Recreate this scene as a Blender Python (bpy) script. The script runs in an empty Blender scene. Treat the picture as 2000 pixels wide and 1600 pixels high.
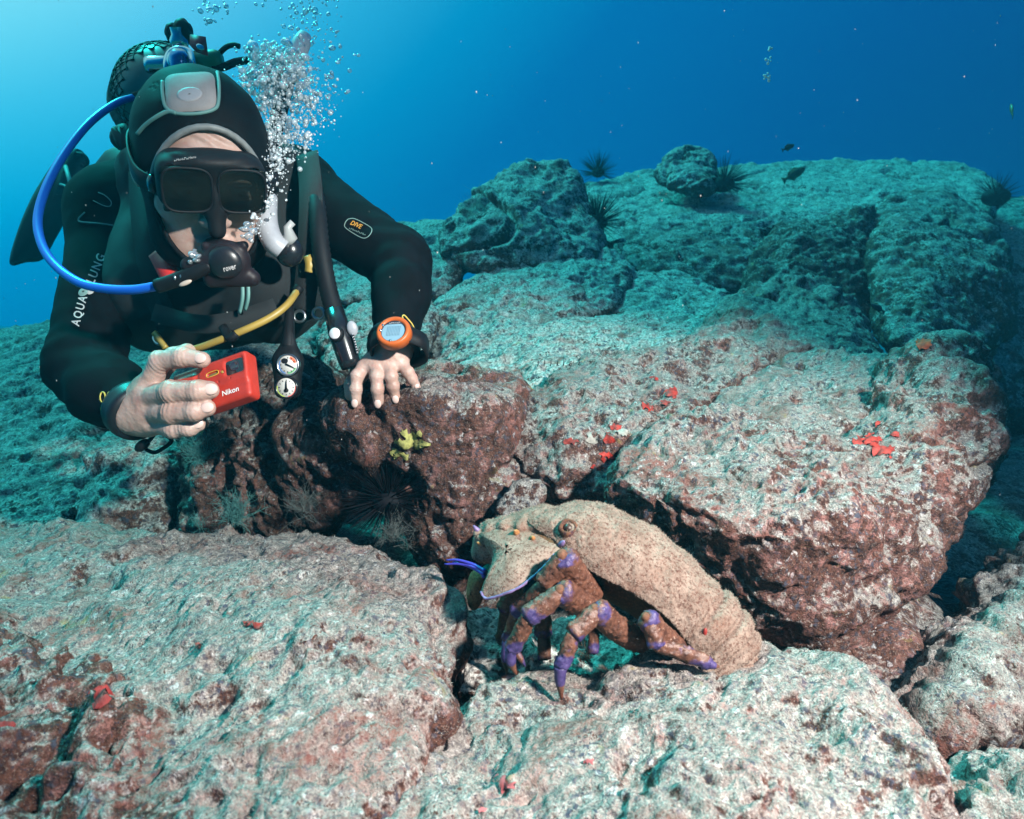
import bpy, bmesh, math, random
import numpy as np
from mathutils import Vector, Matrix
from mathutils.bvhtree import BVHTree

scene = bpy.context.scene
COL = scene.collection
rng = np.random.default_rng(7)
random.seed(7)

# ------------------------------------------------------------------ camera
FPX = 1327.0                    # focal length in pixels of a 2000 px wide frame
PITCH = math.radians(-10.0)
cam_d = bpy.data.cameras.new('camera')
cam_d.sensor_width = 36.0
cam_d.lens = FPX / 2000.0 * 36.0
cam_d.clip_start = 0.02
cam_d.clip_end = 200.0
cam_d.dof.use_dof = True
cam_d.dof.focus_distance = 0.88
cam_d.dof.aperture_fstop = 9.0
cam = bpy.data.objects.new('camera', cam_d)
COL.objects.link(cam)
cam.rotation_euler = (math.radians(90) + PITCH, 0, 0)
scene.camera = cam

# ------------------------------------------------------------------ world: daylight filtering down through water
world = bpy.data.worlds.new('World')
scene.world = world
world.use_nodes = True
nt = world.node_tree
nt.nodes.clear()
GLOW_AZ, GLOW_EL = math.radians(-68), math.radians(48)
GLOW = Vector((math.sin(GLOW_AZ) * math.cos(GLOW_EL), math.cos(GLOW_AZ) * math.cos(GLOW_EL), math.sin(GLOW_EL)))
n_tc = nt.nodes.new('ShaderNodeTexCoord')
n_nrm = nt.nodes.new('ShaderNodeVectorMath'); n_nrm.operation = 'NORMALIZE'
n_dot = nt.nodes.new('ShaderNodeVectorMath'); n_dot.operation = 'DOT_PRODUCT'; n_dot.inputs[1].default_value = GLOW
n_acos = nt.nodes.new('ShaderNodeMath'); n_acos.operation = 'ARCCOSINE'
n_div = nt.nodes.new('ShaderNodeMath'); n_div.operation = 'DIVIDE'; n_div.inputs[1].default_value = math.pi
n_ramp = nt.nodes.new('ShaderNodeValToRGB')
n_bg = nt.nodes.new('ShaderNodeBackground')
n_out = nt.nodes.new('ShaderNodeOutputWorld')
nt.links.new(n_tc.outputs['Generated'], n_nrm.inputs[0])
nt.links.new(n_nrm.outputs[0], n_dot.inputs[0])
nt.links.new(n_dot.outputs['Value'], n_acos.inputs[0])
nt.links.new(n_acos.outputs[0], n_div.inputs[0])
nt.links.new(n_div.outputs[0], n_ramp.inputs[0])
nt.links.new(n_ramp.outputs[0], n_bg.inputs[0])
nt.links.new(n_bg.outputs[0], n_out.inputs[0])
STOPS = [(0, (.80, 1.0, 1.0)), (34, (.72, .92, 1.0)), (41, (.60, .79, .96)), (46, (.30, .61, .87)), (52, (.07, .44, .73)),
         (58, (.002, .29, .58)), (66, (0, .150, .42)), (80, (0, .088, .305)), (94, (0, .056, .205)), (120, (0, .045, .15)), (180, (0, .04, .10))]
cr = n_ramp.color_ramp
while len(cr.elements) < len(STOPS):
    cr.elements.new(0.5)
for e, (a, c) in zip(cr.elements, STOPS):
    e.position = a / 180.0
    e.color = (*c, 1)
n_bg.inputs[1].default_value = 1.0

# ------------------------------------------------------------------ sun (daylight after metres of water) and the photographer's strobe
def look_rot(d):
    return Vector(d).to_track_quat('-Z', 'Y').to_euler()
sun_d = bpy.data.lights.new('sun', 'SUN')
sun_d.energy = 4.7
sun_d.angle = math.radians(9)
sun_d.color = (0.03, 1.0, 0.92)
sun = bpy.data.objects.new('sun', sun_d)
COL.objects.link(sun)
SUN_AZ, SUN_EL = math.radians(-50), math.radians(55)
sun.rotation_euler = look_rot((-math.sin(SUN_AZ) * math.cos(SUN_EL), -math.cos(SUN_AZ) * math.cos(SUN_EL), -math.sin(SUN_EL)))

def at(px, py, d):
    """photo pixel (2000 x 1600) and depth along the camera axis -> world point"""
    x = (px - 1000.0) / FPX * d
    z = (800.0 - py) / FPX * d
    c, s = math.cos(PITCH), math.sin(PITCH)
    return Vector((x, d * c - z * s, d * s + z * c))
def to_px(P):
    """world points (N,3) -> pixel x, y, depth"""
    P = np.asarray(P, float)
    c, s = math.cos(PITCH), math.sin(PITCH)
    d = P[:, 1] * c + P[:, 2] * s
    z = -P[:, 1] * s + P[:, 2] * c
    dd = np.maximum(d, 1e-3)
    return 1000 + P[:, 0] / dd * FPX, 800 - z / dd * FPX, d

def strobe(name, pos, target, watts, cone, blend, col):
    l = bpy.data.lights.new(name, 'SPOT')
    l.energy = watts
    l.color = col
    l.spot_size = math.radians(cone)
    l.spot_blend = blend
    l.shadow_soft_size = 0.035
    o = bpy.data.objects.new(name, l)
    COL.objects.link(o)
    o.location = pos
    o.rotation_euler = look_rot(Vector(target) - Vector(pos))
    return o
strobe('camera_strobe', (0.72, -0.16, 0.54), at(1110, 925, 0.87), 440, 57, 0.60, (1.0, 0.60, 0.55))

scene.view_settings.view_transform = 'Standard'
scene.view_settings.look = 'None'
scene.view_settings.exposure = 0.0
scene.view_settings.gamma = 1.0
scene.view_settings.use_curve_mapping = False
scene.render.engine = 'CYCLES'
cy = scene.cycles
cy.max_bounces = 6
cy.diffuse_bounces = 2
cy.glossy_bounces = 3
cy.transmission_bounces = 4
cy.transparent_max_bounces = 24
cy.volume_bounces = 0
cy.caustics_reflective = False
cy.caustics_refractive = False
cy.use_denoising = True
cy.sample_clamp_indirect = 4.0

# ------------------------------------------------------------------ numpy helpers
_perm = np.random.default_rng(3).permutation(256).astype(np.int32)
_perm = np.concatenate([_perm, _perm, _perm])
_g = np.random.default_rng(5).normal(size=(256, 3)).astype(np.float32)
_g /= np.linalg.norm(_g, axis=1)[:, None]
def perlin(P, seed=0):
    P = np.asarray(P, np.float32) + np.float32(seed * 17.31 + 100.5)
    out = np.empty(len(P), np.float32)
    for s in range(0, len(P), 150000):
        p = P[s:s + 150000]
        i = np.floor(p).astype(np.int32)
        f = p - i
        u = f * f * f * (f * (f * 6 - 15) + 10)
        i &= 255
        r = []
        for dx in (0, 1):
            hx = _perm[i[:, 0] + dx]
            for dy in (0, 1):
                hy = _perm[hx + i[:, 1] + dy]
                for dz in (0, 1):
                    g = _g[_perm[hy + i[:, 2] + dz]]
                    r.append(g[:, 0] * (f[:, 0] - dx) + g[:, 1] * (f[:, 1] - dy) + g[:, 2] * (f[:, 2] - dz))
        a = [r[k] + (r[k + 1] - r[k]) * u[:, 2] for k in (0, 2, 4, 6)]
        b = [a[0] + (a[1] - a[0]) * u[:, 1], a[2] + (a[3] - a[2]) * u[:, 1]]
        out[s:s + 150000] = b[0] + (b[1] - b[0]) * u[:, 0]
    return out * 1.6
_jit = np.random.default_rng(11).random((256, 3)).astype(np.float32)
def worley(P, seed=0):
    P = np.asarray(P, np.float32) + np.float32(seed * 9.7 + 50.25)
    out = np.empty(len(P), np.float32)
    for s in range(0, len(P), 150000):
        p = P[s:s + 150000]
        i = np.floor(p).astype(np.int32)
        best = np.full(len(p), 9.0, np.float32)
        for dx in (-1, 0, 1):
            for dy in (-1, 0, 1):
                for dz in (-1, 0, 1):
                    c = i + np.array([dx, dy, dz], np.int32)
                    h = _perm[_perm[_perm[c[:, 0] & 255] + (c[:, 1] & 255)] + (c[:, 2] & 255)]
                    q = c + _jit[h] - p
                    best = np.minimum(best, (q * q).sum(1))
        out[s:s + 150000] = np.sqrt(best)
    return out

def surface_nets(D, origin, h):
    """zero surface of a sampled distance field -> verts, triangles"""
    nx, ny, nz = D.shape
    S = D < 0
    cnt = np.zeros((nx - 1, ny - 1, nz - 1), np.int8)
    for a in (0, 1):
        for b in (0, 1):
            for c in (0, 1):
                cnt += S[a:nx - 1 + a, b:ny - 1 + b, c:nz - 1 + c]
    I, J, K = np.nonzero((cnt > 0) & (cnt < 8))
    acc = np.zeros((len(I), 3)); num = np.zeros(len(I))
    for ax in range(3):
        o1, o2 = [k for k in range(3) if k != ax]
        for p in (0, 1):
            for q in (0, 1):
                a = [I, J, K]; a = [x.copy() for x in a]
                a[o1] = a[o1] + p; a[o2] = a[o2] + q
                b = [x.copy() for x in a]; b[ax] = b[ax] + 1
                d0 = D[a[0], a[1], a[2]]; d1 = D[b[0], b[1], b[2]]
                m = (d0 < 0) != (d1 < 0)
                t = np.where(m, d0 / np.where(m, d0 - d1, 1), 0)
                pt = np.stack(a, 1).astype(float); pt[:, ax] += t
                acc[m] += pt[m]; num[m] += 1
    V = acc / num[:, None] * h + np.asarray(origin)
    vid = -np.ones(cnt.shape, np.int64)
    vid[I, J, K] = np.arange(len(I))
    F = []
    for ax in range(3):
        o1, o2 = [(1, 2), (2, 0), (0, 1)][ax]
        sl0 = [slice(0, n) for n in D.shape]; sl1 = [slice(0, n) for n in D.shape]
        sl0[ax] = slice(0, D.shape[ax] - 1); sl1[ax] = slice(1, D.shape[ax])
        for o in (o1, o2):
            sl0[o] = slice(1, D.shape[o] - 1); sl1[o] = slice(1, D.shape[o] - 1)
        A = S[tuple(sl0)]; B = S[tuple(sl1)]
        idx = np.nonzero(A != B)
        flip = A[idx]
        c = [x.copy() for x in idx]
        c[o1] = c[o1] + 1; c[o2] = c[o2] + 1
        def cell(d1, d2):
            k = [x.copy() for x in c]
            k[o1] = k[o1] + d1; k[o2] = k[o2] + d2
            return vid[k[0], k[1], k[2]]
        q = np.stack([cell(-1, -1), cell(0, -1), cell(0, 0), cell(-1, 0)], 1)
        q[~flip] = q[~flip][:, ::-1]
        F.append(q)
    Q = np.concatenate(F)
    T = np.concatenate([Q[:, [0, 1, 2]], Q[:, [0, 2, 3]]])
    return V, T

def vnormals(V, F):
    n = np.cross(V[F[:, 1]] - V[F[:, 0]], V[F[:, 2]] - V[F[:, 0]])
    N = np.zeros_like(V)
    for k in range(3):
        for a in range(3):
            N[:, a] += np.bincount(F[:, k], n[:, a], len(V))
    l = np.linalg.norm(N, axis=1)
    return N / np.maximum(l, 1e-12)[:, None]
def smooth(V, F, it=2, lam=0.5):
    E = np.concatenate([F[:, [0, 1]], F[:, [1, 2]], F[:, [2, 0]]])
    deg = np.bincount(E[:, 0], minlength=len(V)) + np.bincount(E[:, 1], minlength=len(V))
    for _ in range(it):
        S = np.zeros_like(V)
        for a in range(3):
            S[:, a] = np.bincount(E[:, 0], V[E[:, 1], a], len(V)) + np.bincount(E[:, 1], V[E[:, 0], a], len(V))
        V = V + lam * (S / np.maximum(deg, 1)[:, None] - V)
    return V

def refine(V, F, px=2.6, passes=7, far_px=26.0, cap=260000):
    """split edges that are long in the picture, so triangles keep about the same size on screen (level of detail)"""
    for _ in range(passes):
        N = vnormals(V, F)
        x, y, d = to_px(V)
        ok = (d > 0.05) & (x > -120) & (x < 2120) & (y > -120) & (y < 1720)
        dist = np.linalg.norm(V, axis=1)
        facing = (N * V).sum(1) / np.maximum(dist, 1e-6) < 0.25
        fine = ok & facing
        E = np.sort(np.concatenate([F[:, [0, 1]], F[:, [1, 2]], F[:, [2, 0]]]), 1)
        key = E[:, 0] * len(V) + E[:, 1]
        uk, inv = np.unique(key, return_inverse=True)
        a, b = uk // len(V), uk % len(V)
        L = np.linalg.norm(V[a] - V[b], axis=1)
        dm = np.maximum(np.minimum(dist[a], dist[b]), 0.15)
        scr = L / dm * FPX * 0.512
        lim = np.where(fine[a] | fine[b], px, far_px)
        mark = scr > lim * 1.35
        if not mark.any() or len(F) > cap:
            break
        e = V[b] - V[a]
        n = N[a] + N[b]; n /= np.maximum(np.linalg.norm(n, axis=1), 1e-9)[:, None]
        mid = (V[a] + V[b]) / 2 + n * ((e * (N[b] - N[a])).sum(1) / 8)[:, None]
        new = -np.ones(len(uk), np.int64)
        new[mark] = len(V) + np.arange(mark.sum())
        V = np.concatenate([V, mid[mark]])
        m = new[inv].reshape(3, -1).T                     # new vertex on edges 01, 12, 20
        c = (m >= 0).sum(1)
        out = [F[c == 0]]
        f, k = F[c == 3], m[c == 3]
        out += [np.stack([f[:, 0], k[:, 0], k[:, 2]], 1), np.stack([k[:, 0], f[:, 1], k[:, 1]], 1),
                np.stack([k[:, 2], k[:, 1], f[:, 2]], 1), k]
        for r in range(3):
            f, k = np.roll(F, -r, 1), np.roll(m, -r, 1)
            s = (c == 1) & (k[:, 0] >= 0)
            f1, k1 = f[s], k[s]
            out += [np.stack([f1[:, 0], k1[:, 0], f1[:, 2]], 1), np.stack([k1[:, 0], f1[:, 1], f1[:, 2]], 1)]
            s = (c == 2) & (k[:, 2] < 0)
            f1, k1 = f[s], k[s]
            out += [np.stack([k1[:, 0], f1[:, 1], k1[:, 1]], 1), np.stack([f1[:, 0], k1[:, 0], k1[:, 1]], 1),
                    np.stack([f1[:, 0], k1[:, 1], f1[:, 2]], 1)]
        F = np.concatenate(out)
    return V, F

def mesh_obj(name, V, F, mat=None, parent=None, origin=None, smooth_shade=True):
    V = np.asarray(V, float); F = np.asarray(F, np.int32)
    if origin is None:
        origin = np.array([V[:, 0].mean(), V[:, 1].mean(), V[:, 2].min()]) if parent is None else np.zeros(3)
    origin = np.asarray(origin, float)
    me = bpy.data.meshes.new(name)
    me.vertices.add(len(V)); me.vertices.foreach_set('co', (V - origin).astype(np.float32).ravel())
    k = F.shape[1]
    me.loops.add(F.size); me.loops.foreach_set('vertex_index', F.ravel().astype(np.int32))
    me.polygons.add(len(F)); me.polygons.foreach_set('loop_start', np.arange(0, F.size, k, dtype=np.int32))
    try:
        me.polygons.foreach_set('loop_total', np.full(len(F), k, np.int32))
    except Exception:
        pass
    if smooth_shade:
        me.polygons.foreach_set('use_smooth', np.ones(len(F), bool))
    me.update(calc_edges=True)
    if mat: me.materials.append(mat)
    o = bpy.data.objects.new(name, me)
    COL.objects.link(o)
    if parent is None:
        o.location = origin
    else:
        link_child(o, parent, origin)
    return o
def link_child(o, parent, origin=(0, 0, 0)):
    """parent o, keeping world coordinates (chain of parents carries translations only)"""
    off = Vector((0, 0, 0)); p = parent
    while p is not None:
        off += p.location; p = p.parent
    o.parent = parent
    o.location = Vector(origin) - off
def tag(o, label=None, cat=None, group=None, kind=None):
    for k, v in (('label', label), ('category', cat), ('group', group), ('kind', kind)):
        if v: o[k] = v
    return o
def thing(name, label, cat, loc, group=None):
    o = bpy.data.objects.new(name, None)
    o.empty_display_size = 0.02
    COL.objects.link(o)
    o.location = loc
    return tag(o, label, cat, group)
def merge(parts):
    Vs, Fs, n = [], [], 0
    for V, F in parts:
        Vs.append(np.asarray(V, float)); Fs.append(np.asarray(F) + n); n += len(V)
    return np.concatenate(Vs), np.concatenate(Fs)

def components(V, F, min_faces=10):
    """split a mesh into its connected pieces, largest first"""
    lab = np.arange(len(V))
    while True:
        m = lab[F].min(1); new = lab.copy()
        for k in range(3): np.minimum.at(new, F[:, k], m)
        new = new[new]
        if (new == lab).all(): break
        lab = new
    fl = lab[F[:, 0]]; out = []
    for l in np.unique(fl):
        f = F[fl == l]
        if len(f) < min_faces: continue
        u, inv = np.unique(f, return_inverse=True)
        out.append((V[u], inv.reshape(-1, 3)))
    return sorted(out, key=lambda q: -len(q[1]))

# ------------------------------------------------------------------ distance-field primitives
class Field:
    def __init__(self, lo, hi, h):
        self.lo = np.asarray(lo, float); self.h = h
        n = np.ceil((np.asarray(hi, float) - self.lo) / h).astype(int) + 1
        self.shape = tuple(n)
        ax = [self.lo[k] + np.arange(n[k]) * h for k in range(3)]
        self.P = np.stack(np.meshgrid(*ax, indexing='ij'), -1).astype(np.float32)
        self.D = np.full(self.shape, 9.0, np.float32)
    def join(self, d, k):
        if k <= 0:
            self.D = np.minimum(self.D, d); return
        hh = np.maximum(k - np.abs(self.D - d), 0) / k
        self.D = np.minimum(self.D, d) - hh * hh * k * 0.25
    def cut(self, d, k=0.0):
        d = -d
        if k <= 0:
            self.D = np.maximum(self.D, d); return
        hh = np.maximum(k - np.abs(self.D - d), 0) / k
        self.D = np.maximum(self.D, d) + hh * hh * k * 0.25
    def cone(self, a, b, ra, rb, flat=None):
        """rounded cone from a to b; flat = (axis vector, factor) squashes it along that axis"""
        a = np.asarray(a, np.float32); b = np.asarray(b, np.float32)
        P = self.P
        pa = P - a; ba = b - a
        if flat is not None:
            ax = np.asarray(flat[0], np.float32); ax = ax / np.linalg.norm(ax)
            s = flat[1] - 1
            pa = pa + (pa @ ax)[..., None] * ax * s
            ba = ba + (ba @ ax) * ax * s
        t = np.clip((pa @ ba) / max(float(ba @ ba), 1e-9), 0, 1)
        d = np.linalg.norm(pa - t[..., None] * ba, axis=-1) - (ra + (rb - ra) * t)
        return d if flat is None else d / max(flat[1], 1)
    def ell(self, c, axes, r):
        """ellipsoid: axes rows = unit vectors, r = radii"""
        q = (self.P - np.asarray(c, np.float32)) @ np.asarray(axes, np.float32).T
        r = np.asarray(r, np.float32)
        k0 = np.linalg.norm(q / r, axis=-1); k1 = np.linalg.norm(q / (r * r), axis=-1)
        return k0 * (k0 - 1) / np.maximum(k1, 1e-6)
    def box(self, c, axes, r, rad):
        q = np.abs((self.P - np.asarray(c, np.float32)) @ np.asarray(axes, np.float32).T) - (np.asarray(r, np.float32) - rad)
        return np.linalg.norm(np.maximum(q, 0), axis=-1) + np.minimum(q.max(-1), 0) - rad
    def mesh(self, sm=2):
        V, T = surface_nets(self.D.astype(float), self.lo, self.h)
        return smooth(V, T, sm), T
def tube(pts, r, n=10, caps=True, closed=False):
    """swept tube through points; r number or list"""
    P = np.array([tuple(p) for p in pts], float); m = len(P)
    R = np.full(m, r) if np.isscalar(r) else np.asarray(r, float)
    T = np.gradient(P, axis=0) if not closed else np.roll(P, -1, 0) - np.roll(P, 1, 0)
    T /= np.maximum(np.linalg.norm(T, axis=1), 1e-9)[:, None]
    u = np.cross(T[0], [0.3, 0.2, 1.0]); u /= np.linalg.norm(u)
    V = []
    for i in range(m):
        u = u - T[i] * (u @ T[i]); u /= max(np.linalg.norm(u), 1e-9)
        w = np.cross(T[i], u)
        a = np.arange(n) * 2 * math.pi / n
        V.append(P[i] + R[i] * (np.cos(a)[:, None] * u + np.sin(a)[:, None] * w))
    V = np.concatenate(V)
    F = []
    for i in range(m if closed else m - 1):
        for j in range(n):
            a, b = i * n + j, i * n + (j + 1) % n
            c, d = ((i + 1) % m) * n + (j + 1) % n, ((i + 1) % m) * n + j
            F += [(a, b, c), (a, c, d)]
    if caps and not closed:
        V = np.concatenate([V, P[:1], P[-1:]])
        for j in range(n):
            F += [((j + 1) % n, j, m * n), ((m - 1) * n + j, (m - 1) * n + (j + 1) % n, m * n + 1)]
    return V, np.array(F)
def spline(pts, n=8):
    """Catmull-Rom through points"""
    P = np.array([tuple(p) for p in pts], float)
    P = np.concatenate([2 * P[:1] - P[1:2], P, 2 * P[-1:] - P[-2:-1]])
    out = []
    for i in range(1, len(P) - 2):
        t = np.linspace(0, 1, n, endpoint=False)[:, None]
        a, b, c, d = P[i - 1], P[i], P[i + 1], P[i + 2]
        out.append(0.5 * (2 * b + (c - a) * t + (2 * a - 5 * b + 4 * c - d) * t ** 2 + (3 * b - a - 3 * c + d) * t ** 3))
    out.append(P[-2:-1])
    return np.concatenate(out)
def ball(c, r, axes=None, nu=14, nv=9):
    th = np.linspace(0, math.pi, nv + 1)[1:-1]; ph = np.arange(nu) * 2 * math.pi / nu
    V = [[0, 0, 1]] + [[math.sin(t) * math.cos(p), math.sin(t) * math.sin(p), math.cos(t)] for t in th for p in ph] + [[0, 0, -1]]
    V = np.array(V) * np.asarray(r)
    if axes is not None: V = V @ np.asarray(axes, float)
    F = []
    m = len(th)
    for j in range(nu):
        F.append((0, 1 + j, 1 + (j + 1) % nu))
        F.append((len(V) - 1, 1 + (m - 1) * nu + (j + 1) % nu, 1 + (m - 1) * nu + j))
        for i in range(m - 1):
            a, b = 1 + i * nu + j, 1 + i * nu + (j + 1) % nu
            F += [(a, a + nu, b + nu), (a, b + nu, b)]
    return V + np.asarray(c, float), np.array(F)
def lathe(prof, c, axis, n=28):
    """profile [(radius, height)] spun round axis through c"""
    ax = np.asarray(axis, float); ax = ax / np.linalg.norm(ax)
    u = np.cross(ax, [0.31, 0.2, 0.93]); u /= np.linalg.norm(u); w = np.cross(ax, u)
    a = np.arange(n) * 2 * math.pi / n
    ring = np.cos(a)[:, None] * u + np.sin(a)[:, None] * w
    V = np.concatenate([np.asarray(c, float) + ring * max(r, 1e-5) + ax * h for r, h in prof])
    F = []
    for i in range(len(prof) - 1):
        for j in range(n):
            A, B = i * n + j, i * n + (j + 1) % n
            F += [(A, B, B + n), (A, B + n, A + n)]
    return V, np.array(F)

# ------------------------------------------------------------------ materials
def new_mat(name):
    m = bpy.data.materials.new(name); m.use_nodes = True
    t = m.node_tree
    return m, t, t.nodes['Principled BSDF'], t.nodes['Material Output']
def simple(name, col, rough=0.5, metal=0.0, spec=0.5, noise=0.0, nscale=60, bump=0.0, bscale=200, sss=0.0, sheen=0.0, coat=0.0):
    m, t, b, o = new_mat(name)
    b.inputs['Base Color'].default_value = (*col, 1)
    b.inputs['Roughness'].default_value = rough
    b.inputs['Metallic'].default_value = metal
    b.inputs['Specular IOR Level'].default_value = spec
    b.inputs['Coat Weight'].default_value = coat
    if sss:
        b.inputs['Subsurface Weight'].default_value = sss
        b.inputs['Subsurface Radius'].default_value = (0.006, 0.002, 0.001)
        b.inputs['Subsurface Scale'].default_value = 1.0
    if sheen:
        b.inputs['Sheen Weight'].default_value = sheen
    if noise or bump:
        tc = t.nodes.new('ShaderNodeTexCoord')
    if noise:
        n = t.nodes.new('ShaderNodeTexNoise'); n.inputs['Scale'].default_value = nscale; n.inputs['Detail'].default_value = 5
        t.links.new(tc.outputs['Object'], n.inputs['Vector'])
        mx = t.nodes.new('ShaderNodeMix'); mx.data_type = 'RGBA'
        mx.inputs[6].default_value = (*[c * (1 - noise) for c in col], 1)
        mx.inputs[7].default_value = (*[min(c * (1 + noise), 1) for c in col], 1)
        mr = t.nodes.new('ShaderNodeMapRange'); mr.inputs[1].default_value = 0.35; mr.inputs[2].default_value = 0.65
        t.links.new(n.outputs['Fac'], mr.inputs[0]); t.links.new(mr.outputs[0], mx.inputs[0])
        t.links.new(mx.outputs[2], b.inputs['Base Color'])
    if bump:
        n = t.nodes.new('ShaderNodeTexNoise'); n.inputs['Scale'].default_value = bscale; n.inputs['Detail'].default_value = 4
        t.links.new(tc.outputs['Object'], n.inputs['Vector'])
        bp = t.nodes.new('ShaderNodeBump'); bp.inputs['Strength'].default_value = bump; bp.inputs['Distance'].default_value = 0.002
        t.links.new(n.outputs['Fac'], bp.inputs['Height']); t.links.new(bp.outputs[0], b.inputs['Normal'])
    return m

class NG:
    """little helper to write node graphs"""
    def __init__(self, t): self.t = t
    def n(self, kind, **kw):
        x = self.t.nodes.new(kind)
        for k, v in kw.items(): setattr(x, k, v)
        return x
    def val(self, s, sock):
        if hasattr(s, 'is_output'): self.t.links.new(s, sock)
        else: sock.default_value = s
    def noise(self, vec, scale, detail=4, rough=0.6, dist=0.0):
        x = self.n('ShaderNodeTexNoise'); x.inputs['Scale'].default_value = scale; x.inputs['Detail'].default_value = detail
        x.inputs['Roughness'].default_value = rough; x.inputs['Distortion'].default_value = dist
        self.t.links.new(vec, x.inputs['Vector']); return x.outputs['Fac']
    def voro(self, vec, scale, feature='F1'):
        x = self.n('ShaderNodeTexVoronoi'); x.feature = feature; x.inputs['Scale'].default_value = scale
        self.t.links.new(vec, x.inputs['Vector']); return x
    def rng(self, s, a, b, c=0.0, d=1.0):
        x = self.n('ShaderNodeMapRange'); x.inputs[1].default_value = a; x.inputs[2].default_value = b
        x.inputs[3].default_value = c; x.inputs[4].default_value = d
        self.val(s, x.inputs[0]); return x.outputs[0]
    def math(self, op, a, b=0.0):
        x = self.n('ShaderNodeMath', operation=op); self.val(a, x.inputs[0]); self.val(b, x.inputs[1]); return x.outputs[0]
    def mix(self, f, a, b, blend='MIX'):
        x = self.n('ShaderNodeMix', data_type='RGBA', blend_type=blend)
        self.val(f, x.inputs[0])
        for s, k in ((a, 6), (b, 7)):
            if hasattr(s, 'is_output'): self.t.links.new(s, x.inputs[k])
            else: x.inputs[k].default_value = (*s, 1)
        return x.outputs[2]

def rock_material(name, pale=1.0, turf_bias=0.0, pinkness=1.0, fine=1.0):
    m, t, b, o = new_mat(name)
    g = NG(t)
    tc = t.nodes.new('ShaderNodeTexCoord'); v = tc.outputs['Object']
    geo = t.nodes.new('ShaderNodeNewGeometry')
    sep = t.nodes.new('ShaderNodeSeparateXYZ'); t.links.new(geo.outputs['Normal'], sep.inputs[0])
    big = g.noise(v, 9, 4, 0.6)
    mid = g.noise(v, 38, 5, 0.65)
    sml = g.noise(v, 150, 4, 0.65)
    tiny = g.noise(v, 520 * fine, 3, 0.7)
    # silt-covered crust on upward faces, red-brown turf on steep ones
    s = g.math('ADD', sep.outputs[2], g.math('MULTIPLY', g.math('SUBTRACT', big, 0.5), 2.2))
    s = g.math('ADD', s, g.math('MULTIPLY', g.math('SUBTRACT', mid, 0.5), 2.6))
    s = g.math('ADD', s, g.math('MULTIPLY', g.math('SUBTRACT', sml, 0.5), 2.2))
    s = g.math('SUBTRACT', s, turf_bias)
    sed = g.rng(s, 0.20, 0.62)
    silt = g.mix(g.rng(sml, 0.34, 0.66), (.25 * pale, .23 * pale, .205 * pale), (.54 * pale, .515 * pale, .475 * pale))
    silt = g.mix(g.rng(tiny, 0.42, 0.60), g.mix(0.65, silt, (.10, .08, .075)), silt)
    turf = g.mix(g.rng(sml, 0.38, 0.62), (.030, .014, .012), (.125, .056, .040))
    turf = g.mix(g.rng(mid, 0.52, 0.64, 0, 0.8 * pinkness), turf, (.33, .155, .14))
    turf = g.mix(g.rng(tiny, 0.58, 0.70, 0, 0.7), turf, (.40, .33, .28))
    col = g.mix(sed, turf, silt)
    # crusts: each small ragged patch its own blue-black, chalk white, mauve or ochre
    wn = t.nodes.new('ShaderNodeTexNoise'); wn.inputs['Scale'].default_value = 160 * fine; wn.inputs['Detail'].default_value = 3
    t.links.new(v, wn.inputs['Vector'])
    wv = t.nodes.new('ShaderNodeVectorMath'); wv.operation = 'MULTIPLY_ADD'
    t.links.new(wn.outputs['Color'], wv.inputs[0]); wv.inputs[1].default_value = (.013, .013, .013); t.links.new(v, wv.inputs[2])
    vc = g.voro(wv.outputs[0], 150 * fine)
    vs = t.nodes.new('ShaderNodeSeparateXYZ'); t.links.new(vc.outputs['Color'], vs.inputs[0])
    msk = g.rng(g.noise(v, 24, 4, 0.65), 0.44, 0.60)
    cell = g.rng(g.math('ADD', vc.outputs['Distance'], g.math('MULTIPLY', sml, 0.5)), 0.80, 0.55)
    dark = g.math('MULTIPLY', g.math('MULTIPLY', g.rng(vs.outputs[0], 0.62, 0.67), cell), g.rng(msk, 0.0, 1.0, 0.35, 1.0))
    col = g.mix(dark, col, (.055, .062, .088))
    dk2 = g.math('MULTIPLY', g.rng(g.noise(v, 230 * fine, 4, 0.8), 0.555, 0.60), g.rng(msk, 0.0, 1.0, 0.35, 0.9))
    col = g.mix(dk2, col, (.05, .048, .06))
    vd = g.voro(wv.outputs[0], 400 * fine)
    vq = t.nodes.new('ShaderNodeSeparateXYZ'); t.links.new(vd.outputs['Color'], vq.inputs[0])
    sp = g.math('MULTIPLY', g.rng(vq.outputs[0], 0.66, 0.70), g.rng(g.math('ADD', vd.outputs['Distance'], g.math('MULTIPLY', tiny, 0.4)), 0.72, 0.52))
    sp = g.math('MULTIPLY', sp, g.rng(g.noise(v, 33, 3, 0.6), 0.38, 0.58, 0.2, 1.0))
    col = g.mix(sp, col, g.mix(g.rng(vq.outputs[1], 0.4, 0.6), (.035, .038, .055), (.070, .030, .022)))
    rust = g.math('MULTIPLY', g.rng(g.noise(v, 7.5, 5, 0.7, 0.7), 0.55, 0.64), g.rng(sml, 0.42, 0.56, 0.1, 1.0))
    col = g.mix(g.math('MULTIPLY', rust, 0.8), col, (.155, .050, .036))
    wht = g.math('MULTIPLY', g.math('MULTIPLY', g.rng(vs.outputs[1], 0.84, 0.92), cell), g.rng(tiny, 0.35, 0.6))
    col = g.mix(g.math('MULTIPLY', wht, 0.5), col, (.72, .71, .70))
    pk = g.math('MULTIPLY', g.rng(vs.outputs[2], 0.66, 0.76), g.rng(g.noise(v, 15, 4, 0.65), 0.46, 0.60))
    pk = g.math('MULTIPLY', pk, g.rng(tiny, 0.38, 0.58, 0.15, 1.0))
    col = g.mix(g.math('MULTIPLY', pk, 0.7 * pinkness), col, (.32, .15, .13))
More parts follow.
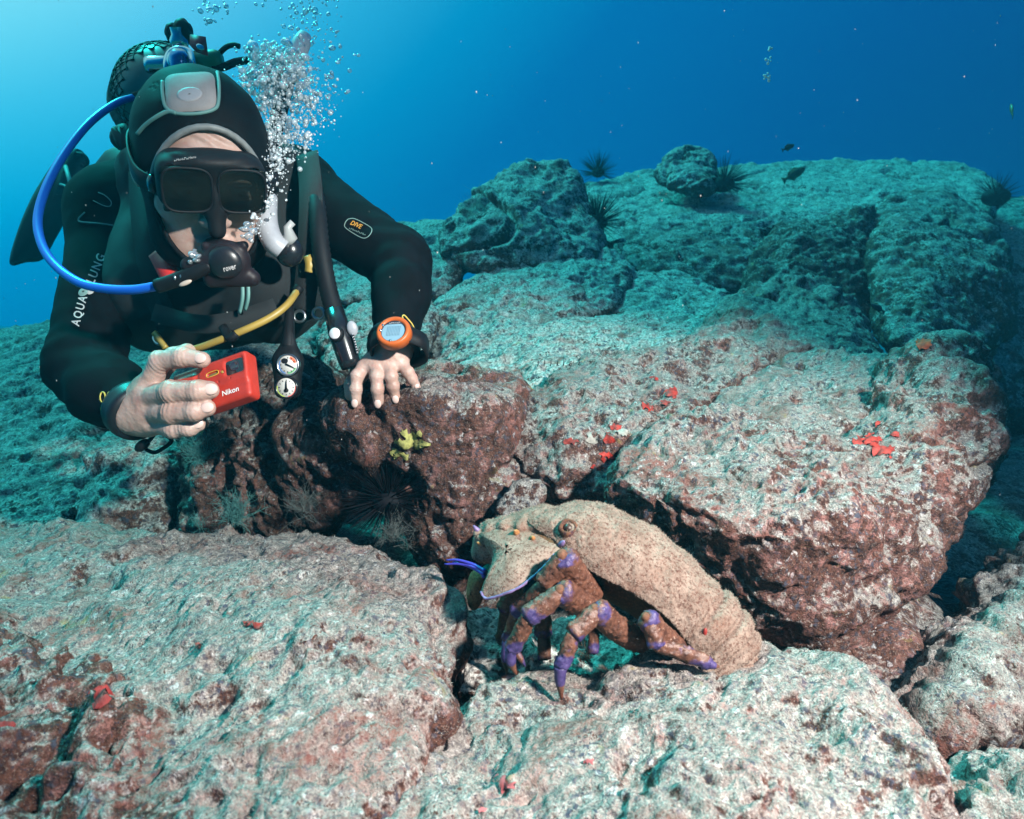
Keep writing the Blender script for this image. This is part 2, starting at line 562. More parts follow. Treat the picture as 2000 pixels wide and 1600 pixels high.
    bl = g.rng(g.noise(v, 11, 6, 0.72, 0.8), 0.53, 0.63)
    bl = g.math('MULTIPLY', bl, g.rng(sml, 0.40, 0.58, 0.2, 1.0))
    col = g.mix(g.math('MULTIPLY', bl, 0.85), col, (.105, .048, .036))
    och = g.math('MULTIPLY', g.rng(g.noise(v, 19, 4, 0.7, 0.5), 0.645, 0.73), 0.6)
    col = g.mix(och, col, (.27, .225, .075))
    t.links.new(col, b.inputs['Base Color'])
    b.inputs['Roughness'].default_value = 0.92
    b.inputs['Specular IOR Level'].default_value = 0.2
    bp = t.nodes.new('ShaderNodeBump'); bp.inputs['Strength'].default_value = 1.0; bp.inputs['Distance'].default_value = 0.0022
    hgt = g.math('ADD', g.math('MULTIPLY', sml, 1.5), g.math('ADD', tiny, g.math('MULTIPLY', vc.outputs['Distance'], -0.7)))
    t.links.new(hgt, bp.inputs['Height']); t.links.new(bp.outputs[0], b.inputs['Normal'])
    return m
# ------------------------------------------------------------------ rocks
M_ROCK = rock_material('crusted_rock', pale=0.78, turf_bias=-0.13, pinkness=0.65)
M_ROCK_D = rock_material('overhang_rock', pale=0.78, turf_bias=0.10)
M_ROCK_B = rock_material('turf_rock', pale=0.85, turf_bias=0.42)
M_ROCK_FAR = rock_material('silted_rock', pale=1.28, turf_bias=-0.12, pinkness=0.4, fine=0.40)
M_ROCK_DK = rock_material('shade_toned_turf_rock', pale=0.85, turf_bias=0.2, pinkness=0.3, fine=0.4)  # silt dimmed and turf raised to paint shade into faces turned from the sun
M_ROCK_LEFT = rock_material('left_slope_rock', pale=0.95, turf_bias=0.05, pinkness=0.4, fine=0.45)
M_FLOOR = rock_material('sea_floor', pale=0.8, turf_bias=0.5, pinkness=0.6)
ROCK = {}      # name key -> (V, F) coarse surfaces used to seat things on

def hull_planes(P):
    bm = bmesh.new()
    for p in P: bm.verts.new(p)
    bmesh.ops.convex_hull(bm, input=bm.verts)
    bm.normal_update()
    pl = {}
    for f in bm.faces:
        n = f.normal
        if f.calc_area() < 1e-7: continue
        c = n.dot(f.verts[0].co)
        pl.setdefault((round(n.x, 1), round(n.y, 1), round(n.z, 1), round(c, 2)), []).append((f.calc_area(), *n, c))
    bm.free()
    out = [max(v) for v in pl.values()]
    return np.array([o[1:4] for o in out]), np.array([o[4] for o in out])

def rock_noise(P, lump, minwl, seed, grit=1.45, ledge=1.0):
    h = np.zeros(len(P), np.float32)
    W = P + 0.022 * np.stack([perlin(P / 0.06, seed + 201), perlin(P / 0.06, seed + 202), perlin(P / 0.06, seed + 203)], 1)   # warped, so nothing looks regular
    W = W + 0.006 * np.stack([perlin(P / 0.016, seed + 211), perlin(P / 0.016, seed + 212), perlin(P / 0.016, seed + 213)], 1) if minwl < 0.02 else W
    for wl, a in ((0.55, .020), (0.24, .018), (0.12, .017), (0.062, .0125), (0.033, .0075), (0.018, .0045), (0.0095, .0026), (0.005, .0014)):
        if wl < minwl: break
        n = perlin((W if wl < 0.2 else P) / wl, seed + wl * 7)
        if wl < 0.2: n = 0.45 * n + 0.55 * (0.55 - 1.9 * np.abs(perlin(W / wl * 0.83, seed + 31 + wl)))
        if wl < 0.07:            # roughness comes and goes over the surface
            n = n * np.clip(0.85 + 1.3 * perlin(P / (wl * 4.5), seed + 57), 0.15, 1.9)
        h += a * (lump if wl > .1 else max(lump, .85) * grit) * n
    for wl, a in ((0.085, .014), (0.040, .0105), (0.018, .0062)):
        if wl < minwl * 1.5: break
        m = np.clip(0.5 + 1.6 * perlin(P / (wl * 4), seed + 91), 0, 1.4)
        h -= a * max(lump, .8) * m * np.clip(0.46 - worley(W / wl, seed + wl * 3), 0, 0.4) * 3.2        # pits and borings
        h += a * 0.5 * lump * np.clip(0.38 - worley(W / wl, seed + 77 + wl), 0, 0.4) * 2.5     # knobs
    if lump > 0.4:
        n = perlin(W / 0.24, seed + 141)                            # cracks
        h -= lump * .016 * np.exp(-(n / .045) ** 2) * np.clip(.4 + 1.5 * perlin(P / .3, seed + 143), 0, 1)
        if minwl > .012:                                            # wide joints between the far blocks
            n = perlin(P * [1, 1, 1.6] / .62, seed + 145)
            h -= .045 * np.exp(-(n / .030) ** 2) * np.clip(.5 + 1.6 * perlin(P / .8, seed + 146), 0, 1)
        dirv = np.array([.25, .35, .9]) + .5 * np.sin(np.array([1., 2., 3.]) * seed)
        st = (P @ (dirv / np.linalg.norm(dirv))) / .055 + 1.3 * perlin(P / .14, seed + 151)
        fr = st - np.floor(st)
        h += ledge * lump * .0085 * (fr - np.clip((fr - .82) / .18, 0, 1) - .4) * np.clip(.5 + 1.3 * perlin(P / .22, seed + 152), 0, 1.2)   # broken ledges
    return h

def rock(name, label, hulls, thick=0.25, k=0.035, lump=1.0, mat=None, res=64, px=2.75, key=None, drop=0.0, grit=1.45, ledge=1.0, cap=260000, structure=False, raw=False):
    sets = []
    for hpts in hulls:
        P = [at(*q) for q in hpts]
        if not raw:
            zs = min(p.z for p in P)
            P += [at(q[0], q[1], q[2] + thick) - Vector((0, 0, thick * 0.15 + drop)) for q in hpts]
        sets.append(P)
    allp = np.array([tuple(p) for s in sets for p in s])
    lo, hi = allp.min(0) - 0.03, allp.max(0) + 0.03
    h = (hi - lo).max() / res
    fld = Field(lo, hi, h)
    for s in sets:
        n, c = hull_planes(s)
        d = np.full(fld.shape, -9.0, np.float32)
        for nn, cc in zip(n, c):
            d = np.maximum(d, fld.P @ nn.astype(np.float32) - np.float32(cc))
        fld.join(d, k * 1.2)
    for _ in range(int(np.clip(1.6 * (k / h) ** 2, 1, 14))):     # round the edges
        for a in range(3):
            D = fld.D
            up, dn = np.roll(D, 1, a), np.roll(D, -1, a)
            sl = [slice(None)] * 3
            sl[a] = 0; up[tuple(sl)] = D[tuple(sl)]
            sl[a] = -1; dn[tuple(sl)] = D[tuple(sl)]
            fld.D = 0.5 * D + 0.25 * (up + dn)
    fld.D -= 0.28 * k
    P3 = fld.P.reshape(-1, 3)
    sd = (hash_name(label) % 97)
    fld.D += (0.30 * min(k, .03) * perlin(P3 / (k * 5), sd) + 0.014 * lump * perlin(P3 / 0.42, sd + 3)).reshape(fld.shape)
    # keep the field closed at the box sides
    for a in range(3):
        sl = [slice(None)] * 3
        for e in (0, -1):
            sl[a] = e; fld.D[tuple(sl)] = np.maximum(fld.D[tuple(sl)], 1e-3)
    V, F = fld.mesh(3)
    _, _, dd = to_px(V)
    V, F = refine(V, F, px=px, cap=cap)
    N = vnormals(V, F)
    dist = max(np.percentile(np.linalg.norm(V, axis=1), 10), 0.3)
    minwl = px / 0.512 / FPX * dist * 1.6
    hgt = rock_noise(V, lump, minwl, sd, grit, ledge)
    V = V + N * hgt[:, None]
    o = mesh_obj(name, V, F, mat or M_ROCK)
    if structure: tag(o, kind='structure')
    else: tag(o, label, 'rock')
    if key: ROCK[key] = (V, F, o)
    return o
def hash_name(s):
    h = 7
    for ch in s: h = (h * 31 + ord(ch)) % 1000003
    return h

GR = 'boulders of the reef slope'
R1 = rock('boulder', 'pale speckled slab in front of the lobster, at the bottom of the photo',
     [[(722, 1640, .455), (832, 1458, .55), (945, 1330, .61), (1080, 1288, .665), (1350, 1276, .672), (1500, 1262, .672), (1660, 1305, .635),
       (1775, 1372, .585), (1850, 1470, .52), (1880, 1640, .46), (770, 1950, .36), (1860, 1950, .36), (1300, 2000, .34), (1300, 1470, .50)]],
     thick=.10, k=.020, lump=.75, key='A', grit=1.15, ledge=0.0, res=84, px=2.3, cap=480000)
R2 = rock('boulder', 'long pale slab under the diver\'s camera, teal on its far left end',
     [[(-250, 1060, 1.0), (0, 1026, 1.02), (250, 1032, 1.0), (500, 1062, .97), (640, 1062, .93), (700, 1100, .88), (800, 1142, .80), (890, 1168, .74),
       (905, 1250, .66), (888, 1345, .60), (815, 1425, .55), (735, 1530, .49), (668, 1640, .44), (580, 1950, .36), (400, 1950, .38), (345, 1500, .50), (335, 1392, .56),
       (190, 1250, .68), (-250, 1230, .72), (480, 1250, .65), (600, 1300, .58)]],
     thick=.12, k=.020, lump=.9, key='B', grit=1.15, ledge=0.0, res=90, px=2.5, cap=520000)
R3 = rock('boulder', 'low rock with dark red hollows in the bottom left corner',
     [[(-250, 1270, .66), (0, 1262, .66), (90, 1285, .64), (190, 1345, .59), (270, 1410, .54), (310, 1480, .50), (420, 1580, .45), (560, 1660, .42), (500, 1950, .34), (-300, 1950, .36),
       (100, 1500, .48), (-250, 1500, .5)]],
     thick=.10, k=.02, lump=1.3, mat=M_ROCK_B, key='C', cap=300000)
R4 = rock('boulder', 'big overhanging boulder with a red patch, right of the lobster',
     [[(1190, 945, .82), (1210, 890, .86), (1310, 812, .94), (1440, 780, 1.0), (1560, 805, .97), (1660, 860, .92), (1745, 930, .87), (1760, 1060, .82), (1715, 1198, .83), (1600, 1248, .80),
       (1500, 1200, .80), (1400, 1122, .80), (1300, 1038, .80), (1195, 970, .82), (1255, 965, .775), (1440, 1012, .735), (1620, 1000, .745)],
      [(1600, 900, .97), (1660, 800, 1.04), (1770, 690, 1.10), (1870, 656, 1.11), (1910, 690, 1.07), (1955, 790, 1.0), (1978, 870, .95), (1940, 958, .91), (1835, 1088, .86), (1740, 1160, .83), (1650, 1040, .80), (1790, 880, .87), (1690, 960, .82)]],
     thick=.20, k=.015, lump=.9, mat=M_ROCK_D, key='D', res=90, px=2.4, cap=480000)
rock('boulder', 'flat pale slab wedged behind the overhanging boulder, left of its raised end',
     [[(1370, 830, 1.06), (1430, 745, 1.22), (1500, 705, 1.30), (1620, 682, 1.34), (1760, 684, 1.26), (1800, 760, 1.12), (1700, 850, 1.0), (1600, 880, .97), (1450, 840, 1.02)]],
     thick=.2, k=.018, lump=.7)
R5 = rock('boulder', 'rock with scattered red and white sponge spots, behind the lobster\'s head',
     [[(985, 795, 1.06), (1040, 742, 1.13), (1150, 702, 1.22), (1280, 684, 1.27), (1440, 655, 1.33), (1520, 690, 1.28), (1450, 760, 1.12), (1300, 840, 1.02),
       (1215, 960, .92), (1170, 972, .92), (1050, 968, .95), (990, 930, .99), (962, 880, 1.02), (1000, 830, 1.0), (1180, 850, .955)]],
     thick=.2, k=.022, lump=.9, mat=M_ROCK_D, key='E', cap=260000)
R6 = rock('boulder', 'brown rock the diver leans a bare hand on',
     [[(630, 775, 1.11), (700, 748, 1.14), (830, 728, 1.15), (950, 736, 1.12), (1012, 764, 1.08), (1005, 808, 1.02), (965, 870, .97), (850, 905, .965), (740, 900, .975), (665, 860, 1.0), (680, 796, .962), (770, 790, .950), (850, 788, .945), (940, 806, .952)],
      [(840, 850, .97), (965, 845, .97), (980, 940, .975), (925, 1070, .975), (880, 1125, .985), (835, 1080, 1.01), (800, 960, 1.0), (900, 960, .955)]],
     thick=.16, k=.007, lump=.85, mat=M_ROCK_B, key='F', cap=300000)
rock('boulder', 'dark upright block left of the brown hand rock, beside the black hole',
     [[(570, 835, 1.10), (620, 790, 1.13), (690, 800, 1.09), (706, 880, 1.05), (690, 960, 1.07), (640, 1030, 1.10), (570, 1020, 1.13), (640, 860, 1.05)]],
     thick=.2, k=.008, lump=.9, mat=M_ROCK_B, px=3.0)
R7 = rock('boulder', 'dark brown rock behind the red camera',
     [[(328, 890, 1.30), (400, 822, 1.30), (500, 738, 1.36), (600, 700, 1.40), (650, 730, 1.38), (640, 800, 1.20), (592, 880, 1.14), (570, 1060, 1.14), (340, 1060, 1.25), (450, 850, 1.16)]],
     thick=.25, k=.02, lump=1.25, mat=M_ROCK_B, key='G', cap=200000)
rock('boulder', 'steep teal rock under the diver\'s bent elbow, on the left edge',
     [[(-200, 880, 1.55), (0, 790, 1.75), (70, 715, 1.9), (160, 690, 2.0), (240, 720, 1.9), (220, 800, 1.7), (150, 880, 1.45), (165, 1010, 1.3), (150, 1060, 1.28), (-200, 1080, 1.2), (30, 930, 1.38)]],
     thick=0.180, k=0.018, lump=0.74, mat=M_ROCK_LEFT, key='H')
rock('boulder', 'dark teal block below the diver\'s wrist, beside the brown rock',
     [[(160, 880, 1.42), (240, 830, 1.6), (330, 850, 1.5), (350, 900, 1.36), (345, 1020, 1.3), (330, 1060, 1.28), (160, 1060, 1.27), (200, 900, 1.36)]],
     thick=0.180, k=0.013, lump=0.74, mat=M_ROCK_LEFT)
rock('boulder', 'broad teal slope behind the diver\'s arms and chest',
     [[(-300, 720, 2.6), (0, 692, 2.6), (60, 652, 2.7), (110, 632, 2.7), (300, 605, 2.7), (560, 600, 2.6), (640, 620, 2.4), (640, 700, 1.75), (500, 760, 1.6), (300, 830, 1.6), (0, 830, 1.8), (-300, 850, 1.8)]],
     thick=0.300, k=0.030, lump=0.90, mat=M_ROCK_LEFT, px=3.0)
rock('boulder', 'smooth pale teal slab to the right of the diver\'s hand',
     [[(800, 745, 1.40), (960, 692, 1.52), (1080, 636, 1.75), (1280, 610, 1.9), (1430, 604, 1.95), (1520, 650, 1.75), (1460, 720, 1.42), (1300, 760, 1.24), (1100, 780, 1.2), (850, 780, 1.25)]],
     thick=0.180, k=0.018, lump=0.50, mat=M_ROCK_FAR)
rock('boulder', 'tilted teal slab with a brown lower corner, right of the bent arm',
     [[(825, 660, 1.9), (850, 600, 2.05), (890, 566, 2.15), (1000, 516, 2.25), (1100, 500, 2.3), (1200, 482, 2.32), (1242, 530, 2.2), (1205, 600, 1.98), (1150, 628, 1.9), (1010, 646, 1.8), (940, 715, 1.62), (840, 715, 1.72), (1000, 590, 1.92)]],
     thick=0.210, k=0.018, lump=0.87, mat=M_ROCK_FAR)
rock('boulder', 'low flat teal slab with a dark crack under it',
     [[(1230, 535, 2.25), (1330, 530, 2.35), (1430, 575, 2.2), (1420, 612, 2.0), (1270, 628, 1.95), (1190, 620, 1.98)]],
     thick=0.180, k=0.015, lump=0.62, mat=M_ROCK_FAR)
rock('boulder', 'rounded dark speckled rock behind the big right boulder',
     [[(1330, 680, 1.5), (1420, 592, 1.62), (1500, 557, 1.7), (1560, 546, 1.72), (1640, 572, 1.68), (1700, 628, 1.58), (1740, 700, 1.4), (1600, 740, 1.22), (1400, 740, 1.25), (1330, 720, 1.35), (1520, 620, 1.45)]],
     thick=.3, k=.03, lump=1.0, key='L')
rock('boulder', 'wide flat plateau along the top of the reef',
     [[(1120, 355, 3.8), (1300, 336, 4.0), (1450, 346, 3.9), (1600, 322, 4.1), (1750, 310, 4.3), (1880, 318, 4.2), (1965, 365, 3.7), (1935, 430, 3.0), (1720, 420, 2.85), (1480, 450, 2.65), (1180, 480, 2.6)]],
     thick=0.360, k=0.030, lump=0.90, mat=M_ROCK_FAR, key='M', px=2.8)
rock('boulder', 'square dark-faced block below the plateau, left of the crack',
     [[(1200, 480, 2.62), (1300, 440, 2.8), (1485, 420, 2.85), (1475, 500, 2.5), (1485, 575, 2.4), (1350, 560, 2.4), (1230, 525, 2.45), (1330, 470, 2.58)]],
     thick=0.300, k=0.018, lump=0.87, mat=M_ROCK_DK)
rock('boulder', 'block with a reddish brown face, right of the crack below the plateau',
     [[(1475, 490, 2.5), (1540, 436, 2.62), (1690, 396, 2.72), (1706, 440, 2.6), (1704, 560, 2.3), (1690, 620, 2.2), (1560, 590, 2.22), (1470, 575, 2.3), (1560, 470, 2.4)]],
     thick=.5, k=.03, lump=1.5, mat=M_ROCK_B)
rock('boulder', 'dark hummock on the right shoulder of the plateau',
     [[(1700, 410, 3.0), (1760, 368, 3.15), (1850, 368, 3.15), (1930, 420, 2.95), (1978, 500, 2.7), (1965, 540, 2.6), (1850, 490, 2.55), (1710, 450, 2.7)]],
     thick=0.300, k=0.024, lump=0.87, mat=M_ROCK_DK)
rock('boulder', 'large rounded dark boulder on the right side above the overhang',
     [[(1700, 470, 2.3), (1740, 428, 2.42), (1850, 448, 2.42), (1940, 490, 2.35), (1985, 560, 2.2), (1978, 640, 2.1), (1900, 690, 1.95), (1760, 690, 1.85), (1700, 620, 2.0), (1830, 520, 2.1)]],
     thick=0.300, k=0.030, lump=0.81, mat=M_ROCK_DK)
rock('boulder', 'hazy far rock running out of the frame at the right edge',
     [[(1930, 405, 4.6), (1990, 380, 4.8), (2150, 380, 5.0), (2300, 440, 4.6), (2300, 900, 3.0), (2000, 860, 2.7), (1880, 760, 2.6), (1900, 560, 3.2)]],
     thick=0.360, k=0.036, lump=1.0, mat=M_ROCK_DK, px=3.0)
rock('boulder', 'lone hump-backed boulder standing against the blue water',
     [[(868, 450, 2.35), (900, 395, 2.42), (960, 345, 2.5), (1030, 313, 2.57), (1100, 310, 2.57), (1128, 345, 2.5), (1142, 400, 2.45), (1178, 470, 2.35), (1150, 520, 2.22), (1050, 530, 2.2), (930, 525, 2.22), (868, 490, 2.28), (1010, 410, 2.24)]],
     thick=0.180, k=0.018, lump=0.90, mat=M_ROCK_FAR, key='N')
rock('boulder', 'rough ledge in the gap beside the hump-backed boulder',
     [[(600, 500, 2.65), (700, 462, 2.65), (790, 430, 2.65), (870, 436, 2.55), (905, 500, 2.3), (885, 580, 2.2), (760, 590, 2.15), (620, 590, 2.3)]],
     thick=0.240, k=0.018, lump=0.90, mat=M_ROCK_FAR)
rock('boulder', 'small dark boulder perched on the plateau skyline',
     [[(1275, 338, 3.1), (1300, 308, 3.15), (1342, 289, 3.2), (1380, 296, 3.2), (1392, 322, 3.15), (1394, 366, 2.95), (1340, 370, 2.9), (1295, 358, 3.0)]],
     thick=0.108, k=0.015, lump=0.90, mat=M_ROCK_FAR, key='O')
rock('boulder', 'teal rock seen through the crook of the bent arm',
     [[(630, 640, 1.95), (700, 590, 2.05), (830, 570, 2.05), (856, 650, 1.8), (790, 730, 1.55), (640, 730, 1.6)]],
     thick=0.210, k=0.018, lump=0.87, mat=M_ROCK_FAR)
rock('boulder', 'grey rock on the right edge above the dark gap',
     [[(1770, 1370, .75), (1805, 1265, .80), (1885, 1165, .87), (1950, 1085, .93), (2120, 990, 1.0), (2300, 1300, .78), (2050, 1420, .68), (1890, 1445, .66), (1810, 1455, .67), (1930, 1270, .72), (2050, 1200, .78)]],
     thick=.14, k=.014, lump=1.0, cap=160000)
rock('boulder', 'blurred grey rock in the bottom right corner',
     [[(1810, 1590, .60), (1870, 1490, .64), (1950, 1435, .66), (2060, 1420, .66), (2300, 1400, .66), (2300, 1900, .46), (1830, 1900, .46), (1950, 1590, .54)]],
     thick=.12, k=.014, lump=1.0, cap=140000)
rock('boulder', 'small pink crusted rubble under the overhang, behind the lobster\'s tail',
     [[(1430, 1290, .80), (1540, 1240, .85), (1660, 1228, .85), (1720, 1310, .78), (1620, 1380, .71), (1450, 1370, .71), (1570, 1290, .77)]],
     thick=.08, k=.010, lump=1.3, mat=M_ROCK_B, cap=100000)
rock('boulder', 'low silty rock in the shade beneath the lobster',
     [[(880, 1200, .80), (1000, 1190, .83), (1300, 1230, .81), (1420, 1290, .76), (1300, 1340, .72), (1000, 1345, .70), (890, 1370, .66), (900, 1260, .72)]],
     thick=0.060, k=0.009, lump=0.50, mat=M_ROCK_FAR, key='U', cap=140000)
rock('boulder', 'knobbly stone between the brown rock and the lobster\'s horned head',
     [[(955, 1010, .90), (975, 960, .92), (1020, 935, .93), (1080, 960, .92), (1070, 1040, .86), (970, 1060, .86)]],
     thick=.1, k=.012, lump=1.3, cap=90000)

# seabed: one sheet out past where the water swallows it
def seabed():
    n = 150
    u = np.linspace(-1, 1, n)
    ax = np.sign(u) * (np.abs(u) ** 2.6) * 30.0
    X, Y = np.meshgrid(ax + 0.4, ax + 1.3, indexing='ij')
    P = np.stack([X.ravel(), Y.ravel(), np.zeros(X.size)], 1)
    r = np.hypot(P[:, 0], P[:, 1] - 1.5)
    P[:, 2] = -0.58 + 0.17 * np.exp(-((P[:, 0] - 0.35) / 0.5) ** 2 - ((P[:, 1] - 0.95) / 0.45) ** 2) + 0.05 * perlin(P / 0.5, 1) + 0.02 * perlin(P / 0.17, 2) + 0.25 * perlin(P / 3.0, 4) * np.clip((r - 2.5) / 3, 0, 1) - 0.9 * np.clip((r - 4) / 8, 0, 1.2)
    i = np.arange(n * n).reshape(n, n)
    Q = np.stack([i[:-1, :-1], i[1:, :-1], i[1:, 1:], i[:-1, 1:]], -1).reshape(-1, 4)
    T = np.concatenate([Q[:, [0, 1, 2]], Q[:, [0, 2, 3]]])
    V, T = refine(P, T, px=4, passes=6, far_px=60, cap=200000)
    N = vnormals(V, T)
    V = V + N * (rock_noise(V, 1.0, 0.02, 5) * np.clip(1.4 - np.hypot(V[:, 0], V[:, 1]) / 5, 0.2, 1))[:, None]
    return mesh_obj('seabed', V, T, M_FLOOR, origin=(0, 0, -0.58))
tag(seabed(), kind='structure')
# ------------------------------------------------------------------ the diver
M_SUIT = simple('neoprene', (.0026, .0030, .0046), rough=0.8, spec=0.08, noise=0.35, nscale=30, bump=0.25, bscale=900)
M_CUFF = simple('cuff_rubber', (.006, .006, .009), rough=0.45)
M_HOOD = simple('hood_neoprene', (.0035, .0042, .006), rough=0.7, spec=0.12, bump=0.2, bscale=900)
M_PALE = simple('pale_neoprene', (.30, .27, .265), rough=0.7, noise=0.12, nscale=40, bump=0.2, bscale=700)
M_PIPE = simple('green_piping', (.13, .27, .25), rough=0.6)
M_BRIM = simple('hood_brim', (.17, .18, .18), rough=0.55, noise=0.2, nscale=80)
M_PRINT_W = simple('white_print', (.48, .46, .46), rough=0.7)
M_PRINT_Y = simple('yellow_print', (.55, .40, .07), rough=0.6)
M_PRINT_P = simple('pale_stitch', (.20, .30, .28), rough=0.7)
M_ORANGE_PRINT = simple('orange_print', (.55, .26, .03), rough=0.6)
M_NAIL = simple('nail', (.66, .45, .40), rough=0.35, spec=0.5)
M_BLACK = simple('black_rubber', (.006, .006, .008), rough=0.6, spec=0.25, noise=0.3, nscale=60)
M_BLACKGLOSS = simple('black_plastic', (.010, .010, .013), rough=0.25, coat=0.2)
M_GREYTUBE = simple('grey_silicone', (.33, .33, .36), rough=0.4, noise=0.1)
M_WHITE = simple('white_plastic', (.75, .72, .74), rough=0.4)
M_CHROME = simple('chrome', (.55, .57, .60), rough=0.16, metal=1.0)
M_BLUE = simple('blue_hose', (.012, .12, .62), rough=0.35, spec=0.5)
M_YELLOW = simple('yellow_hose', (.34, .22, .045), rough=0.45, noise=0.15, nscale=25)
M_RED = simple('red_plastic', (.62, .025, .02), rough=0.5)
M_REDTAG = simple('red_tag', (.45, .03, .04), rough=0.5)
M_GREEN = simple('green_plastic', (.02, .20, .10), rough=0.4)
M_CAMRED = simple('red_silicone', (.46, .030, .016), rough=0.5, noise=0.10, nscale=90, bump=0.12, bscale=1500)
M_ORANGE = simple('orange_rubber', (.50, .10, .016), rough=0.45)
M_STEEL = simple('steel', (.5, .5, .5), rough=0.3, metal=1.0)

def skin_material():
    m, t, b, o = new_mat('skin')
    g = NG(t)
    tc = t.nodes.new('ShaderNodeTexCoord'); v = tc.outputs['Object']
    a = g.noise(v, 28, 4, 0.6)
    c = g.mix(g.rng(a, 0.35, 0.65), (.40, .235, .19), (.49, .335, .29))
    c = g.mix(g.rng(g.noise(v, 70, 3, 0.6), 0.55, 0.75, 0, 0.5), c, (.42, .175, .145))
    c = g.mix(g.rng(g.noise(v, 300, 2, 0.6), 0.66, 0.72, 0, 0.3), c, (.30, .17, .13))
    t.links.new(c, b.inputs['Base Color'])
    b.inputs['Roughness'].default_value = 0.48
    b.inputs['Subsurface Weight'].default_value = 0.25
    b.inputs['Subsurface Radius'].default_value = (0.006, 0.002, 0.001)
    b.inputs['Subsurface Scale'].default_value = 1.0
    bp = t.nodes.new('ShaderNodeBump'); bp.inputs['Strength'].default_value = 0.35; bp.inputs['Distance'].default_value = 0.0012
    wr = g.noise(v, 240, 3, 0.7, 0.8)
    t.links.new(wr, bp.inputs['Height']); t.links.new(bp.outputs[0], b.inputs['Normal'])
    return m
M_SKIN = skin_material()

U = Vector((0, -math.sin(PITCH), math.cos(PITCH)))      # camera up
VW = Vector((0, math.cos(PITCH), math.sin(PITCH)))      # camera forward
X = Vector((1, 0, 0))
def A(*q): return np.array(tuple(at(*q)))
def bvh_of(V, F): return BVHTree.FromPolygons([Vector(p) for p in V], [tuple(int(i) for i in f) for f in F])
def cast(bvh, px, py):
    d = at(px, py, 1.0).normalized()
    return bvh.ray_cast(Vector((0, 0, 0)), d)
def cast_pt(bvh, px, py, off=0.0, fall=None):
    h = cast(bvh, px, py)
    if h[0] is None:
        return fall
    d = at(px, py, 1.0).normalized()
    n = h[1] if h[1].dot(d) < 0 else -h[1]
    return h[0] + n * off

# ---- suit
LIMBS = {
    'shoulder_l': (228, 415, 1.13), 'elbow_l': (166, 715, .985), 'wrist_l': (262, 800, .905),
    'shoulder_r': (572, 375, 1.13), 'elbow_r': (782, 512, 1.06), 'wrist_r': (770, 668, .965)}
J = {k: A(*v) for k, v in LIMBS.items()}
def body_field(h, grow=0.0, core=False):
    f = Field((-1.02, .74, -.40), (0.02, 2.45, .36), h)
    c = f.cone
    neck = A(408, 335, 1.08)
    f.join(c(A(405, 400, 1.17), A(405, 470, 1.28), .115 + grow, .150 + grow), .05)
    f.join(c(A(405, 470, 1.28), A(380, 500, 1.60), .150 + grow, .135 + grow), .06)
    f.join(c(A(380, 500, 1.60), A(345, 490, 1.85), .135 + grow, .140 + grow), .06)
    f.join(c(J['shoulder_l'], A(400, 395, 1.17), .070 + grow, .085 + grow), .05)
    f.join(c(J['shoulder_r'], A(410, 385, 1.17), .068 + grow, .085 + grow), .05)
    f.join(c(neck, A(405, 410, 1.17), .062 + grow, .075 + grow), .05)
    # pectoral fullness
    f.join(f.ell(A(330, 500, 1.16), np.eye(3), (.10, .08, .085)), .06)
    f.join(f.ell(A(490, 485, 1.16), np.eye(3), (.10, .08, .085)), .06)
    # arms
    f.join(c(J['shoulder_l'], J['elbow_l'], .066 + grow, .049 + grow), .035)
    f.join(c(J['elbow_l'], (J['elbow_l'] + J['wrist_l']) / 2 + np.array([0, 0, -.006]), .050 + grow, .047 + grow), .02)
    f.join(c((J['elbow_l'] + J['wrist_l']) / 2 + np.array([0, 0, -.006]), J['wrist_l'], .047 + grow, .0355 + grow), .02)
    f.join(c(J['shoulder_r'], J['elbow_r'], .064 + grow, .0475 + grow), .035)
    mid = (J['elbow_r'] * .62 + J['wrist_r'] * .38) + np.array([.006, 0, 0])
    f.join(c(J['elbow_r'], mid, .047 + grow, .042 + grow), .02)
    f.join(c(mid, J['wrist_r'], .042 + grow, .034 + grow), .02)
    # legs, trailing behind with the knees bent
    for s, kn, ft in ((-1, (205, 428, 2.08), (150, 330, 2.26)), (1, (370, 440, 2.2), (345, 340, 2.4))):
        hip = A(345 + 45 * s, 485, 1.9)
        f.join(c(hip, A(*kn), .095 + grow, .064 + grow), .05)
        f.join(c(A(*kn), A(*ft), .062 + grow, .045 + grow), .03)
    return f
bf = body_field(.0085)
P3 = bf.P.reshape(-1, 3)
bf.D += (.0022 * perlin(P3 / .045, 8) + .0035 * perlin(P3 / .13, 9)).reshape(bf.shape)
# creases round elbows, wrists and under the arms
for key, ax, rad, amp in (('elbow_l', J['elbow_l'] - J['shoulder_l'], .10, .0042), ('elbow_r', J['wrist_r'] - J['elbow_r'], .10, .0042),
                          ('wrist_l', J['wrist_l'] - J['elbow_l'], .06, .0025), ('wrist_r', J['wrist_r'] - J['elbow_r'], .06, .002)):
    ax = ax / np.linalg.norm(ax)
    q = bf.P - J[key].astype(np.float32)
    r = np.linalg.norm(q, axis=-1)
    ph = (q @ ax.astype(np.float32)) + .010 * perlin(P3 / .05, 21).reshape(bf.shape)
    bf.D += amp * np.sin(ph * 2 * math.pi / .032) * np.exp(-(r / rad) ** 2 * 1.6)
